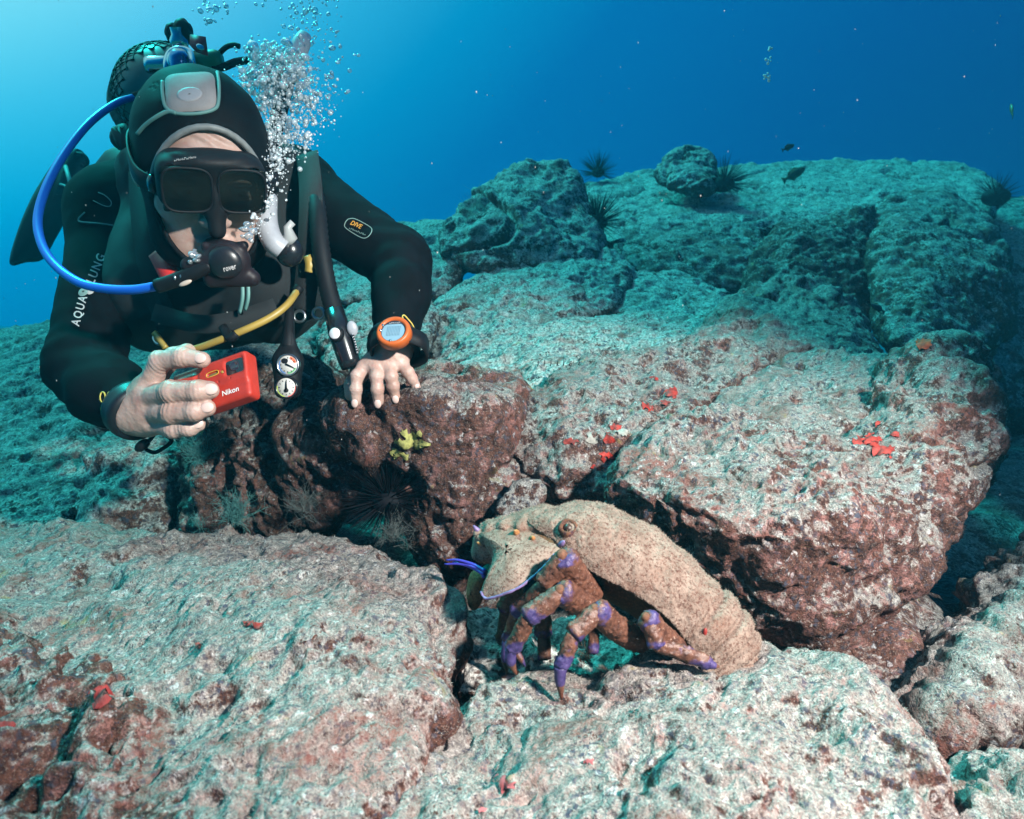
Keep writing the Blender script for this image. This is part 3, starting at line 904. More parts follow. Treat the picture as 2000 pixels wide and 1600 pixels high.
# the suit is open at the wrists
for w, e in (('wrist_l', 'elbow_l'), ('wrist_r', 'elbow_r')):
    a = J[w] - J[e]; a = a / np.linalg.norm(a)
    q = bf.P - J[w].astype(np.float32)
    pl = (q @ a.astype(np.float32)) - .012
    near = np.linalg.norm(q, axis=-1) < .09
    bf.D = np.where(near, np.maximum(bf.D, pl), bf.D)
SV, SF = bf.mesh(2)
SV, SF = refine(SV, SF, px=5, passes=2, far_px=40)
N = vnormals(SV, SF)
SV = SV + N * (.0007 * perlin(SV / .012, 4) + .0010 * perlin(SV / .03, 5))[:, None]
suit_bvh = bvh_of(SV, SF)

person = thing('person', 'diver in a black wetsuit and hood lying over the rocks, holding out a red camera', 'person', at(380, 700, 1.3))
suit = mesh_obj('wetsuit', SV, SF, M_SUIT, person)

# ---- head, in its own axes: hu image right, hv crown, hw face
HC = at(398, 326, .905)
fwd0 = -HC.normalized()
fwd0 = (fwd0 + X * 0.10).normalized()
roll, pit = math.radians(7), math.radians(22)
v0 = (U - fwd0 * U.dot(fwd0)).normalized(); u0 = v0.cross(fwd0) * -1
u0 = fwd0.cross(v0) * -1
if u0.x < 0: u0 = -u0
v1 = v0 * math.cos(roll) - u0 * math.sin(roll); hu = u0 * math.cos(roll) + v0 * math.sin(roll)
hv = v1 * math.cos(pit) + fwd0 * math.sin(pit); hw = fwd0 * math.cos(pit) - v1 * math.sin(pit)
HAX = np.array([hu, hv, hw]); HCn = np.array(HC)
def H(x, y, z): return HCn + x * HAX[0] + y * HAX[1] + z * HAX[2]
def head_field(h, grow=0.0):
    f = Field(HCn - .22, HCn + .19, h)
    f.join(f.ell(H(0, .028, -.012), HAX, (.077 + grow, .086 + grow, .094 + grow)), 0)
    f.join(f.ell(H(0, -.030, .030), HAX, (.066 + grow, .080 + grow, .060 + grow)), .035)
    f.join(f.cone(H(-.030, -.080, .045), H(.030, -.080, .045), .036 + grow, .036 + grow), .03)
    f.join(f.ell(H(0, -.100, .066), HAX, (.026 + grow, .020 + grow, .022 + grow)), .02)
    f.join(f.cone(H(0, -.06, -.03), H(0, -.16, -.07), .055 + grow, .062 + grow), .04)
    return f
hf = head_field(.0026)
hf.join(hf.ell(H(0, .036, .080), HAX, (.050, .014, .014)), .015)
hf.join(hf.cone(H(0, .010, .088), H(0, -.026, .109), .009, .0135), .012)
for s in (-1, 1):
    hf.join(hf.ell(H(s * .010, -.030, .100), HAX, (.010, .008, .009)), .006)
    hf.join(hf.ell(H(s * .042, -.022, .066), HAX, (.022, .018, .018)), .02)
    hf.cut(hf.ell(H(s * .032, .008, .094), HAX, (.017, .011, .014)), .008)
    hf.join(hf.ell(H(s * .079, -.005, -.012), HAX, (.009, .030, .018)), .008)
hf.join(hf.ell(H(0, -.062, .090), HAX, (.024, .0075, .009)), .006)
hf.join(hf.ell(H(0, -.074, .088), HAX, (.021, .008, .009)), .006)
hf.cut(hf.ell(H(0, -.068, .097), HAX, (.020, .0022, .008)), .003)
# forehead furrows pressed up by the mask strap
q = (hf.P - HCn.astype(np.float32))
vv = q @ HAX[1].astype(np.float32); uu = q @ HAX[0].astype(np.float32)
hf.D += .0014 * np.sin((vv + .012 * np.sin(uu * 45) + .2 * uu * uu / .05) * 2 * math.pi / .013) * np.exp(-((vv - .068) / .020) ** 2)
HV, HF = hf.mesh(1)

# ---- hands
def finger(f, pts, rs, k):
    P = [A(*p) for p in pts]
    for i in range(len(P) - 1):
        f.join(f.cone(P[i], P[i + 1], rs[i], rs[i + 1]), k)
    for i in range(1, len(P) - 1):                     # knuckle fullness
        f.join(f.ell(P[i], np.eye(3), (rs[i] * 1.03,) * 3), .003)
    return P
CAMD = .0
FING_R = [  # right hand, closed round the camera
    ([(292, 752, .882), (312, 706, .868), (358, 698, .858), (394, 703, .857)], (.0145, .0130, .0122, .0104)),
    ([(284, 778, .880), (333, 765, .852), (386, 763, .846), (410, 762, .850)], (.0150, .0138, .0130, .0112)),
    ([(288, 806, .884), (334, 806, .857), (380, 803, .850), (405, 797, .853)], (.0140, .0128, .0122, .0104)),
    ([(300, 828, .890), (338, 838, .872), (368, 836, .868), (386, 829, .871)], (.0130, .0115, .0108, .0094))]
WR_L = J['wrist_l']
lo = np.minimum.reduce([A(*p) for f_ in FING_R for p in f_[0]]) - .045
hi = np.maximum.reduce([A(*p) for f_ in FING_R for p in f_[0]]) + .045
hi = np.maximum(hi, WR_L + .05); lo = np.minimum(lo, WR_L - .05)
fr = Field(lo, hi, .0016)
ew = (J['wrist_l'] - J['elbow_l']); ew = ew / np.linalg.norm(ew)
fr.join(fr.cone(WR_L - ew * .05, WR_L + ew * .004, .029, .028), 0)
for pts, rs in FING_R:
    fr.join(fr.cone(WR_L + ew * .006, A(*pts[0]), .024, rs[0] * 1.12), .014)
fr.join(fr.ell(A(288, 792, .898), np.eye(3), (.018, .018, .040)), .015)
RTIPS = [finger(fr, p, r, .0045) for p, r in FING_R]
finger(fr, [(280, 770, .905), (308, 728, .918), (340, 698, .920), (366, 686, .918)], (.017, .0140, .0125, .0108), .006)
def creases(V, F, fing, tips_):
    N_ = vnormals(V, F)
    for P, (pts, rs) in zip(tips_, fing):
        for i in (1, 2):
            ax = (P[i + 1] - P[i - 1]); ax = ax / np.linalg.norm(ax)
            q = V - P[i]; t = q @ ax
            w = np.exp(-(t / (rs[i] * .75)) ** 2) * (np.linalg.norm(q, axis=1) < rs[i] * 2.2)
            V = V - N_ * (w * rs[i] * .032 * (np.cos(t * 2 * math.pi / (rs[i] * .42)) * .6 + .2))[:, None]
    V = V + N_ * (.00035 * perlin(V / .004, 3) + .0007 * perlin(V / .014, 4))[:, None]
    return V, F
V_, F_ = fr.mesh(1)
HANDR = creases(*refine(V_, F_, px=1.8, passes=2), FING_R, RTIPS)

rockF = bvh_of(*ROCK['F'][:2])
def on_rock(px, py, r, fall):
    h = cast(rockF, px, py)
    if h[0] is None: return fall
    p = np.array(h[0]); x, y, d = to_px(p[None])
    return float(d[0]) - r * 0.9
def tipd(px, py, r, fall): return min(fall + .06, max(fall - .05, on_rock(px, py, r, fall)))
tips = [(695, 784, .0080), (739, 784, .0082), (772, 775, .0078), (812, 754, .0072)]
td = [tipd(*t, .935) for t in tips]
FING_L = [
    ([(711, 718, .945), (697, 735, .935), (695, 760, (td[0] + .930) / 2), (695, 784, td[0])], (.0104, .0086, .0080, .0071)),
    ([(734, 716, .942), (735, 735, .930), (737, 760, (td[1] + .924) / 2), (739, 784, td[1])], (.0108, .0089, .0083, .0074)),
    ([(760, 715, .944), (764, 735, .932), (768, 754, (td[2] + .928) / 2), (772, 775, td[2])], (.0104, .0085, .0080, .0071)),
    ([(784, 711, .948), (797, 727, .940), (804, 739, (td[3] + .938) / 2), (812, 754, td[3])], (.0095, .0079, .0073, .0065))]
WR_R = J['wrist_r']
lo = np.minimum.reduce([A(*p) for f_ in FING_L for p in f_[0]] + [WR_R]) - .05
hi = np.maximum.reduce([A(*p) for f_ in FING_L for p in f_[0]] + [WR_R]) + .05
fl = Field(lo, hi, .0015)
ew = (J['wrist_r'] - J['elbow_r']); ew = ew / np.linalg.norm(ew)
fl.join(fl.cone(WR_R - ew * .05, WR_R + ew * .008, .028, .0265, flat=None), 0)
for pts, rs in FING_L:
    fl.join(fl.cone(WR_R + ew * .012, A(*pts[0]), .020, rs[0] * 1.05), .012)
LTIPS = [finger(fl, p, r, .0035) for p, r in FING_L]
finger(fl, [(735, 700, .965), (703, 728, .962), (688, 752, .955), (686, 772, .950)], (.016, .0125, .0105, .0088), .006)
V_, F_ = fl.mesh(1)
HANDL = creases(*refine(V_, F_, px=1.8, passes=2), FING_L, LTIPS)

# one skin body: head, hands and the core that joins them inside the suit
core = body_field(.016, grow=-.024).mesh(1)
BV, BF = merge([(HV, HF), HANDR, HANDL, core])
body = mesh_obj('body', BV, BF, M_SKIN, person)

M_EYE = simple('eye_white', (.55, .52, .50), rough=.25)
M_IRIS = simple('iris', (.04, .03, .025), rough=.2)
for sg in (-1, 1):
    V_, F_ = ball(H(sg * .032, .008, .080), (.0125,) * 3, None, 16, 10); ey = mesh_obj('eye', V_, F_, M_EYE, person)
    V_, F_ = ball(H(sg * .032 + .002, .004, .0895), (.0055, .0055, .0035), HAX, 14, 8); mesh_obj('iris', V_, F_, M_IRIS, ey)
    V_, F_ = ball(H(sg * .032, .013, .0835), (.016, .0055, .0110), HAX, 14, 8); mesh_obj('eyelid', V_, F_, M_SKIN, ey)
    V_, F_ = tube(spline([H(sg * .016, .024, .092), H(sg * .032, .029, .090), H(sg * .050, .024, .079)], 5), [.0012, .002, .0024, .0026, .0028, .0027, .0025, .0022, .0018, .0014, .0008], 7); mesh_obj('eyebrow', V_, F_, simple('brow_hair', (.05, .035, .025), rough=.8), person)

def nail(tip, prev, up, w, l, r):
    tip, prev = np.asarray(tip), np.asarray(prev)
    d = tip - prev; d /= np.linalg.norm(d)
    n = np.asarray(up, float) - d * (np.asarray(up, float) @ d); n /= np.linalg.norm(n)
    s = np.cross(d, n)
    V, F = ball(tip + n * (r * .86) + d * (r * .18), (w * 1.1, l * 1.1, .0026), [s, d, n], 14, 8)
    mesh_obj('fingernail', V, F, M_NAIL, person)
for P, (pts, rs) in zip(RTIPS, FING_R):
    nail(P[-1], P[-2], -VW * .8 + X * .45 + U * .1, rs[-1] * .60, rs[-1] * .72, rs[-1])
for P, (pts, rs) in zip(LTIPS, FING_L):
    nail(P[-1], P[-2], -VW * .9 + U * .55, rs[-1] * .62, rs[-1] * .85, rs[-1])

# ---- hood
hd = head_field(.0028, .0065)
q = hd.P - HCn.astype(np.float32)
xu, xv, xw = (q @ HAX[k].astype(np.float32) for k in range(3))
OPEN = (.066, .090, -.012)          # half width, half height, centre of the face opening
op = (np.sqrt((xu / OPEN[0]) ** 2 + ((xv - OPEN[2]) / OPEN[1]) ** 2) - 1) * OPEN[0]
op = np.maximum(op, .018 - xw)
hd.cut(op, .004)
inner = head_field(.0028, .001)
hd.D = np.maximum(hd.D, -inner.D - .0005)
P3 = hd.P.reshape(-1, 3)
hd.D += (.0016 * perlin(P3 / .03, 14)).reshape(hd.shape)
HDV, HDF = hd.mesh(1)
hood = mesh_obj('hood', HDV, HDF, M_HOOD, person)
hood_bvh = bvh_of(HDV, HDF)
full = head_field(.004, .0070)
fullV, fullF = full.mesh(1); full_bvh = bvh_of(fullV, fullF)
brim = []
for a in np.linspace(0, 2 * math.pi, 40, endpoint=False):
    o_ = Vector(H(OPEN[0] * math.cos(a), OPEN[2] + OPEN[1] * math.sin(a), .25))
    h_ = full_bvh.ray_cast(o_, Vector(-HAX[2]))
    brim.append(h_[0] if h_[0] else Vector(H(OPEN[0] * math.cos(a), OPEN[2] + OPEN[1] * math.sin(a), .05)))
V_, F_ = tube(brim[1:20], [.0012] + [.0042] * 17 + [.0012], 8); mesh_obj('hood_brim', V_, F_, M_BRIM, hood)
V_, F_ = tube(brim[19:] + brim[:2], .0032, 8); mesh_obj('hood_edge', V_, F_, M_HOOD, hood)

# ---- prints and seams laid on the cloth
def patch(name, bvh, cx, cy, rx, ry, ang, mat, parent, off=.0012, expo=4.0, n=22, rings=7):
    """raised patch with a superellipse outline, following the surface below it"""
    ca, sa = math.cos(math.radians(ang)), math.sin(math.radians(ang))
    V, F = [], []
    for i in range(rings + 1):
        t = i / rings
        for j in range(n * 2):
            a = j * math.pi / n
            c, s = math.cos(a), math.sin(a)
            x = math.copysign(abs(c) ** (2 / expo), c) * rx * t; y = math.copysign(abs(s) ** (2 / expo), s) * ry * t
            p = cast_pt(bvh, cx + x * ca + y * sa, cy - x * sa + y * ca, off if i < rings else -.0008)
            V.append(tuple(p) if p is not None else None)
    good = [k for k in range(len(V)) if V[k] is not None]
    idx = {k: i for i, k in enumerate(good)}
    m = n * 2
    for i in range(rings):
        for j in range(m):
            q_ = [i * m + j, (i + 1) * m + j, (i + 1) * m + (j + 1) % m, i * m + (j + 1) % m]
            if all(k in idx for k in q_):
                F += [(idx[q_[0]], idx[q_[1]], idx[q_[2]]), (idx[q_[0]], idx[q_[2]], idx[q_[3]])]
    return mesh_obj(name, np.array([V[k] for k in good]), np.array(F), mat, parent)
def seam(name, bvh, pts, r, mat, parent, n=6, closed=False):
    q = spline([(x, y, 0) for x, y in pts], n)
    P = [cast_pt(bvh, x, y, r * .35) for x, y, _ in q]
    P = [p for p in P if p is not None]
    V, F = tube(P, r, 6)
    return mesh_obj(name, V, F, mat, parent)
def text_mesh(s, space=1.0, bold=0.015):
    cu = bpy.data.curves.new('lettering', 'FONT'); cu.body = s; cu.size = 1.0; cu.space_character = space
    cu.resolution_u = 3; cu.offset = bold
    o = bpy.data.objects.new('lettering', cu); COL.objects.link(o)
    dg = bpy.context.evaluated_depsgraph_get()
    me = o.evaluated_get(dg).to_mesh()
    V = np.array([tuple(v.co) for v in me.vertices])
    me.calc_loop_triangles()
    F = np.array([tuple(t.vertices) for t in me.loop_triangles])
    o.evaluated_get(dg).to_mesh_clear()
    bpy.data.objects.remove(o); bpy.data.curves.remove(cu)
    V[:, 0] -= V[:, 0].min(); w = V[:, 0].max(); V[:, 0] /= w
    V[:, 1] -= V[:, 1].min(); h = V[:, 1].max(); V[:, 1] /= h
    # a second layer makes the print a thin raised film
    return V, F, w / h
def lettering(s, bvh, x0, y0, x1, y1, height, mat, parent, off=.0012, space=1.0, bend=0.0, lean=0.0):
    """text along the base line (x0,y0)-(x1,y1) in photo pixels, height in pixels"""
    V, F, _ = text_mesh(s, space)
    L = math.hypot(x1 - x0, y1 - y0); tx, ty = (x1 - x0) / L, (y1 - y0) / L
    ux, uy = ty, -tx                                     # up in the image
    out = []
    for x, y, _z in V:
        xx = x * L + lean * y * height; yy = y * height + bend * math.sin(x * math.pi)
        px, py = x0 + xx * tx + yy * ux, y0 + xx * ty + yy * uy
        p = cast_pt(bvh, px, py, off)
        out.append(tuple(p) if p is not None else None)
    ok = [k for k in range(len(out)) if out[k] is not None]
    if not ok: return None
    idx = {k: i for i, k in enumerate(ok)}
    F = np.array([[idx[i] for i in f] for f in F if all(i in idx for i in f)])
    return mesh_obj('lettering', np.array([out[k] for k in ok]), F, mat, parent, smooth_shade=False)

def marks(bvh, x0, y0, x1, y1, h, n, mat, parent, r=.0004):
    """a row of print too small to read: short uneven strokes"""
    L = math.hypot(x1 - x0, y1 - y0); tx, ty = (x1 - x0) / L, (y1 - y0) / L; out = []
    for k in range(n):
        x, y = x0 + (x1 - x0) * (k + .5) / n, y0 + (y1 - y0) * (k + .5) / n
        w = L / n * .3; hh = h * (.6 + .4 * ((k * 7) % 3) / 2)
        P = [cast_pt(bvh, x + a * w * tx + b * hh * ty, y + a * w * ty - b * hh * tx, .0004) for a, b in ((-1, 0), (-.6, 1), (.7, .1 + (k % 2) * .8), (1, .5))]
        P = [p for p in P if p is not None]
        if len(P) > 2: out.append(tube(P, r, 4))
    if out:
        V, F = merge(out); tag(mesh_obj('fine_print', V, F, mat, parent), kind='stuff')
panel = patch('hood_panel', hood_bvh, 372, 180, 52, 40, 4, M_PALE, hood, off=.0022, expo=5)
patch('logo', hood_bvh, 371, 187, 27, 15, 6, simple('logo_grey', (.36, .35, .37), rough=0.6), hood, off=.0032, expo=2)
for pts in ([(348, 194), (362, 188), (378, 186), (394, 180)], [(352, 190), (366, 192), (384, 188), (396, 183)], [(366, 196), (374, 184), (380, 178)]):
    seam('logo_stroke', hood_bvh, pts, .0009, simple('logo_stroke', (.22, .21, .23), rough=.7), hood)
seam('piping', hood_bvh, [(318, 160), (318, 180), (322, 205), (332, 217), (352, 223), (390, 222), (418, 214), (426, 200), (427, 165), (424, 142)], .0022, M_PIPE, hood)
seam('piping', hood_bvh, [(270, 262), (285, 245), (305, 230), (328, 219), (345, 222)], .0026, M_PIPE, hood)
# sleeve lettering runs up the arm
lettering('AQUA', suit_bvh, 158, 640, 174, 582, 20, M_PRINT_W, suit, space=1.25)
lettering('LUNG', suit_bvh, 184, 556, 207, 502, 18, M_PRINT_W, suit, space=1.25)
patch('logo', suit_bvh, 163, 570, 13, 9, 30, M_PRINT_P, suit, off=.001, expo=2, n=12, rings=3)
patch('logo', suit_bvh, 177, 569, 9, 6, 30, M_PRINT_W, suit, off=.0016, expo=2, n=12, rings=3)
for x in (201, 215):
    seam('stitching', suit_bvh, [(x + 5 * math.cos(a), 776 + 10 * math.sin(a)) for a in np.linspace(0, 2 * math.pi, 13)], .0010, M_PRINT_Y, suit, 3)
for x in (201, 214, 226):
    t0 = 792 if x < 220 else 770
    seam('stitching', suit_bvh, [(x + 14, 838), (x + 4, 815), (x - 3, t0 + 8), (x + 1, t0), (x + 6, t0 + 8), (x + 12, 818), (x + 18, 840)], .0010, M_PRINT_Y, suit, 4)
seam('stitching', suit_bvh, [(182, 392), (203, 402), (215, 403), (217, 394), (205, 382), (192, 376)], .0008, M_PRINT_P, suit)
seam('seam', suit_bvh, [(166, 415), (154, 428), (160, 434), (195, 437), (236, 443)], .0013, M_PRINT_P, suit)
seam('stitching', suit_bvh, [(577, 309), (585, 309), (590, 318), (588, 336), (585, 352)], .0008, M_PRINT_Y, suit)
seam('badge', suit_bvh, [(680, 428), (674, 436), (676, 446), (705, 464), (718, 463), (726, 452), (722, 443), (694, 428), (680, 428)], .0006, M_PRINT_P, suit)
lettering('DIVE', suit_bvh, 684, 439, 704, 448, 9, M_ORANGE_PRINT, suit, lean=.2)
marks(suit_bvh, 681, 447, 714, 461, 3.5, 10, M_PRINT_P, suit)
seam('stitching', suit_bvh, [(811, 652), (806, 636), (796, 623), (789, 616), (786, 620), (792, 630), (806, 645), (810, 655)], .0010, M_PRINT_Y, suit)

# cuffs and elbow band
def cuff(c, d, r, w, mat=M_CUFF, name='cuff'):
    d = np.asarray(d) / np.linalg.norm(d)
    V, F = lathe([(r - .006, -w), (r, -w * .9), (r + .003, -w * .3), (r + .0015, 0), (r + .003, w * .4), (r + .001, w * .95), (r - .006, w)], c, d, 36)
    return mesh_obj(name, V, F, mat, suit)
dl = J['wrist_l'] - J['elbow_l']; dl /= np.linalg.norm(dl)
dr = J['wrist_r'] - J['elbow_r']; dr /= np.linalg.norm(dr)
cuff(J['wrist_l'] + dl * .002, dl, .0365, .016)
cuff(J['wrist_r'] + dr * .004, dr, .0350, .016)

# ---- fin and foot behind
def prism(pts, d0, d1, name, mat, parent, bevel=.15, taper=None):
    """outline in photo pixels with its own depth at each corner, given thickness d1-d0"""
    n = len(pts)
    cx = sum(p[0] for p in pts) / n; cy = sum(p[1] for p in pts) / n
    def ring(s, dd): return [A(cx + (p[0] - cx) * s, cy + (p[1] - cy) * s, (p[2] if len(p) > 2 else 0) + dd) for p in pts]
    rings = [ring(1 - bevel, d0), ring(1.0, d0 + (d1 - d0) * .3), ring(1.0, d0 + (d1 - d0) * .7), ring(1 - bevel, d1)]
    V = [A(cx, cy, (sum(p[2] for p in pts) / n if len(pts[0]) > 2 else 0) + d0)] + [p for r in rings for p in r] + [A(cx, cy, (sum(p[2] for p in pts) / n if len(pts[0]) > 2 else 0) + d1)]
    F = []
    for j in range(n):
        k = (j + 1) % n
        F.append((0, 1 + j, 1 + k)); F.append((len(V) - 1, 1 + 3 * n + k, 1 + 3 * n + j))
        for i in range(3):
            a, b = 1 + i * n + j, 1 + i * n + k
            F += [(a, a + n, b + n), (a, b + n, b)]
    return mesh_obj(name, np.array(V), np.array(F), mat, parent)
fin_o = spline([(118, 300, 2.2), (145, 290, 2.2), (165, 300, 2.22), (168, 330, 2.2), (140, 372, 2.16), (130, 425, 2.12), (108, 468, 2.08), (84, 507, 2.05), (50, 513, 2.04), (24, 519, 2.03), (19, 502, 2.03), (38, 440, 2.06), (62, 385, 2.1), (92, 335, 2.15), (118, 300, 2.2)], 4)[:-1]
fin = prism([tuple(p) for p in fin_o], -.012, .018, 'fin', M_BLACK, person, .1)
V_, F_ = tube([A(145, 385, 2.10), A(135, 350, 2.12), A(128, 325, 2.15)], .006, 8); mesh_obj('fin_rib', V_, F_, M_PIPE, fin)
V_, F_ = tube(spline([A(118, 360, 2.13), A(130, 366, 2.1), A(138, 390, 2.09), (A(141, 402, 2.09)), A(134, 398, 2.09), A(131, 375, 2.1)], 5), .0035, 6); mesh_obj('fin_strap', V_, F_, M_PRINT_P, fin)
V_, F_ = tube(spline([A(150, 300, 2.17), A(163, 303, 2.17), A(171, 315, 2.18), A(166, 327, 2.2), A(157, 322, 2.2)], 5), .006, 8); mesh_obj('fin_buckle', V_, F_, M_BLACK, fin)
# ------------------------------------------------------------------ dive gear
def lerp(a, b, t): return tuple(x + (y - x) * t for x, y in zip(a, b))
def grip_ribs(V): return V

# ---- mask
mask = thing('diving_mask', 'black diving mask with dark lenses over the diver\'s eyes and nose', 'diving mask', Vector(H(0, .01, .09)))
mf = Field(HCn - .14, HCn + .17, .0024)
mf.join(mf.box(H(0, .017, .088), HAX, (.0625, .036, .030), .024), 0)
mf.join(mf.ell(H(0, .051, .104), HAX, (.030, .007, .016)), .02)
mf.join(mf.cone(H(0, .005, .106), H(0, -.034, .117), .013, .0105), .012)
mf.cut(mf.ell(H(0, -.052, .084), HAX, (.026, .026, .030)), .008)
for s in (-1, 1):
    mf.cut(mf.ell(H(s * .048, -.048, .095), HAX, (.032, .019, .05)), .012)
    mf.cut(mf.box(H(s * .0305, .018, .100), HAX, (.0262, .0262, .036), .013), .002)
skinf = head_field(.0024); skinf2 = Field(HCn - .14, HCn + .17, .0024)
b2 = head_field.__code__  # the mask is hollow where the face is
face = Field(HCn - .14, HCn + .17, .0024)
face.join(face.ell(H(0, .030, -.012), HAX, (.074, .094, .093)), 0)
face.join(face.ell(H(0, -.030, .030), HAX, (.064, .078, .058)), .035)
mf.D = np.maximum(mf.D, -(face.D + .001))
V_, F_ = mf.mesh(1)
V_, F_ = refine(V_, F_, px=4, passes=1)
mask_body = mesh_obj('mask_skirt', V_, F_, M_BLACK, mask); mask_bvh = bvh_of(V_, F_)
def glass_lens():
    m, t, b, o = new_mat('lens_glass')
    b.inputs['Base Color'].default_value = (.014, .022, .020, 1); b.inputs['Roughness'].default_value = .10
    b.inputs['Specular IOR Level'].default_value = .3
    g = NG(t); tc = t.nodes.new('ShaderNodeTexCoord')
    c = g.mix(g.rng(g.noise(tc.outputs['Object'], 22, 3, 0.6), 0.42, 0.66), (.004, .006, .007), (.014, .017, .014))
    t.links.new(c, b.inputs['Base Color'])
    tr = t.nodes.new('ShaderNodeBsdfTransparent'); tr.inputs[0].default_value = (.40, .46, .44, 1)
    mx = t.nodes.new('ShaderNodeMixShader'); mx.inputs[0].default_value = .50
    t.links.new(tr.outputs[0], mx.inputs[1]); t.links.new(b.outputs[0], mx.inputs[2]); t.links.new(mx.outputs[0], o.inputs['Surface'])
    return m
M_LENS = glass_lens()
for s in (-1, 1):
    lf = Field(H(s * .0305, .018, .117) - .04, H(s * .0305, .018, .117) + .04, .0014)
    lf.join(lf.box(H(s * .0305, .018, .1165), HAX, (.0276, .0276, .0022), .0020), 0)
    V_, F_ = lf.mesh(1); mesh_obj('lens', V_, F_, M_LENS, mask)
    rp = []
    for a in np.linspace(0, 2 * math.pi, 44, endpoint=False):
        c_, s_ = math.cos(a), math.sin(a)
        x_ = math.copysign(abs(c_) ** .55, c_) * .0272; y_ = math.copysign(abs(s_) ** .55, s_) * .0270
        rp.append(H(s * .0305 + x_, .018 + y_, .1185))
    V_, F_ = tube(rp, .0017, 7, closed=True); mesh_obj('lens_rim', V_, F_, M_BLACK, mask)
strap = [H(s_ * .074, .012, z) for s_, z in ((-1, .075), (-1, .04), (-1.14, 0), (-1.05, -.05))]
for sgn in (-1, 1):
    P = [H(sgn * .058, .004, .084), H(sgn * .082, .006, .050), H(sgn * .088, .016, .0), H(sgn * .078, .018, -.055), H(sgn * .03, .02, -.105), H(0, .02, -.108)]
    q_ = spline(P, 6)
    Vs = []
    for p in q_: Vs += [p + HAX[1] * .011, p - HAX[1] * .011]
    Fs = [f for i in range(len(q_) - 1) for f in ((2 * i, 2 * i + 1, 2 * i + 3), (2 * i, 2 * i + 3, 2 * i + 2))]
    so = mesh_obj('strap', np.array(Vs), np.array(Fs), M_BLACK, mask)
    md = so.modifiers.new('thick', 'SOLIDIFY'); md.thickness = .003; md.offset = 1
    V_, F_ = ball(H(sgn * .066, .006, .074), (.006, .012, .012), HAX, 14, 8); mesh_obj('buckle', V_, F_, M_BLACKGLOSS, mask)
marks(mask_bvh, 340, 316, 384, 309, 5, 11, M_PRINT_W, mask)

# ---- scuba tank with its net, valve and first stage
TK0, TK1 = A(338, 190, 1.17), A(285, 215, 1.80)
tank = thing('scuba_tank', 'scuba tank in a green and black net on the diver\'s back', 'scuba tank', Vector(TK0))
tax = (TK1 - TK0) / np.linalg.norm(TK1 - TK0)
prof = [(0.0, -.062), (.018, -.060), (.020, -.045), (.028, -.036), (.055, -.020), (.078, .004), (.088, .035), (.090, .07), (.090, .60), (.080, .63), (0, .635)]
V_, F_ = lathe(prof, TK0, tax, 40)
mesh_obj('cylinder', V_, F_, simple('tank_paint', (.012, .075, .070), rough=.35, noise=.3, nscale=20), tank)
net = []
for k in range(26):
    for sgn in (1, -1):
        P = []
        for i in range(34):
            s = .0 + i * .016
            r = np.interp(s, [p[1] for p in prof[4:9]], [p[0] for p in prof[4:9]]) + .0018
            a = k * 2 * math.pi / 26 + sgn * i * .16
            u_ = np.cross(tax, [0, 0, 1.]); u_ /= np.linalg.norm(u_); w_ = np.cross(tax, u_)
            P.append(TK0 + tax * s + r * (math.cos(a) * u_ + math.sin(a) * w_))
        net.append(tube(P, .0013, 4, caps=False))
V_, F_ = merge(net); mesh_obj('net', V_, F_, M_BLACK, tank)
VC = A(352, 140, 1.11)
V_, F_ = lathe([(0, -.030), (.017, -.028), (.020, -.018), (.020, .012), (.016, .024), (.013, .045), (.013, .06)], A(352, 132, 1.095), A(352, 190, 1.19) - A(352, 132, 1.095), 28)
val = mesh_obj('valve', V_, F_, M_CHROME, tank)
V_, F_ = lathe([(0, 0), (.013, .001), (.014, .012), (.010, .02), (.010, .03)], A(352, 95, 1.10), -np.array(VW) * .5 + np.array(U), 20)
mesh_obj('valve_stem', V_, F_, M_CHROME, val)
for cx, cy, r in ((338, 66, .0125), (358, 62, .015)):
    kb = Field(A(cx, cy, 1.10) - .03, A(cx, cy, 1.10) + .03, .0016)
    kb.join(kb.ell(A(cx, cy, 1.10), np.eye(3), (r, r * 1.15, r * 1.35)), 0)
    for a in range(7):
        c_ = A(cx, cy, 1.10) + np.array([math.cos(a * .9) * r * 1.05, -.004, math.sin(a * .9) * r * 1.4])
        kb.cut(kb.ell(c_, np.eye(3), (.0035, .02, .0035)), .002)
    V_, F_ = kb.mesh(1); mesh_obj('valve_knob', V_, F_, M_BLACK, tank)
yk = [A(332, 150, 1.08), A(326, 128, 1.075), (A(332, 105, 1.08)), A(352, 96, 1.08), A(372, 104, 1.08), A(378, 128, 1.075), A(373, 150, 1.08)]
V_, F_ = tube(spline(yk, 6), .0058, 10); mesh_obj('yoke', V_, F_, M_CHROME, tank)
V_, F_ = lathe([(0, -.020), (.012, -.019), (.0145, -.012), (.0145, .012), (.011, .02), (0, .021)], A(352, 128, 1.065), np.array(U) + np.array(VW) * -.4, 24)
mesh_obj('first_stage', V_, F_, simple('blue_steel', (.10, .22, .42), rough=.18, metal=1.0), tank)
V_, F_ = lathe([(0, -.018), (.0125, -.017), (.0135, -.01), (.0135, .012), (.010, .02), (0, .0205)], A(308, 127, 1.10), X, 22)
mesh_obj('port_plug', V_, F_, M_CHROME, tank)
V_, F_ = lathe([(0, -.022), (.014, -.021), (.0155, -.014), (.0155, .016), (.012, .024), (0, .0245)], A(404, 118, 1.09), np.array(X) * 1.0 + np.array(U) * .08, 8)
mesh_obj('green_cap', V_, F_, M_GREEN, tank)
tg = [(371, 67), (402, 72), (407, 110), (383, 102), (370, 88)]
V = [A(x, y, 1.045) for x, y in tg] + [A(x, y, 1.048) for x, y in tg]
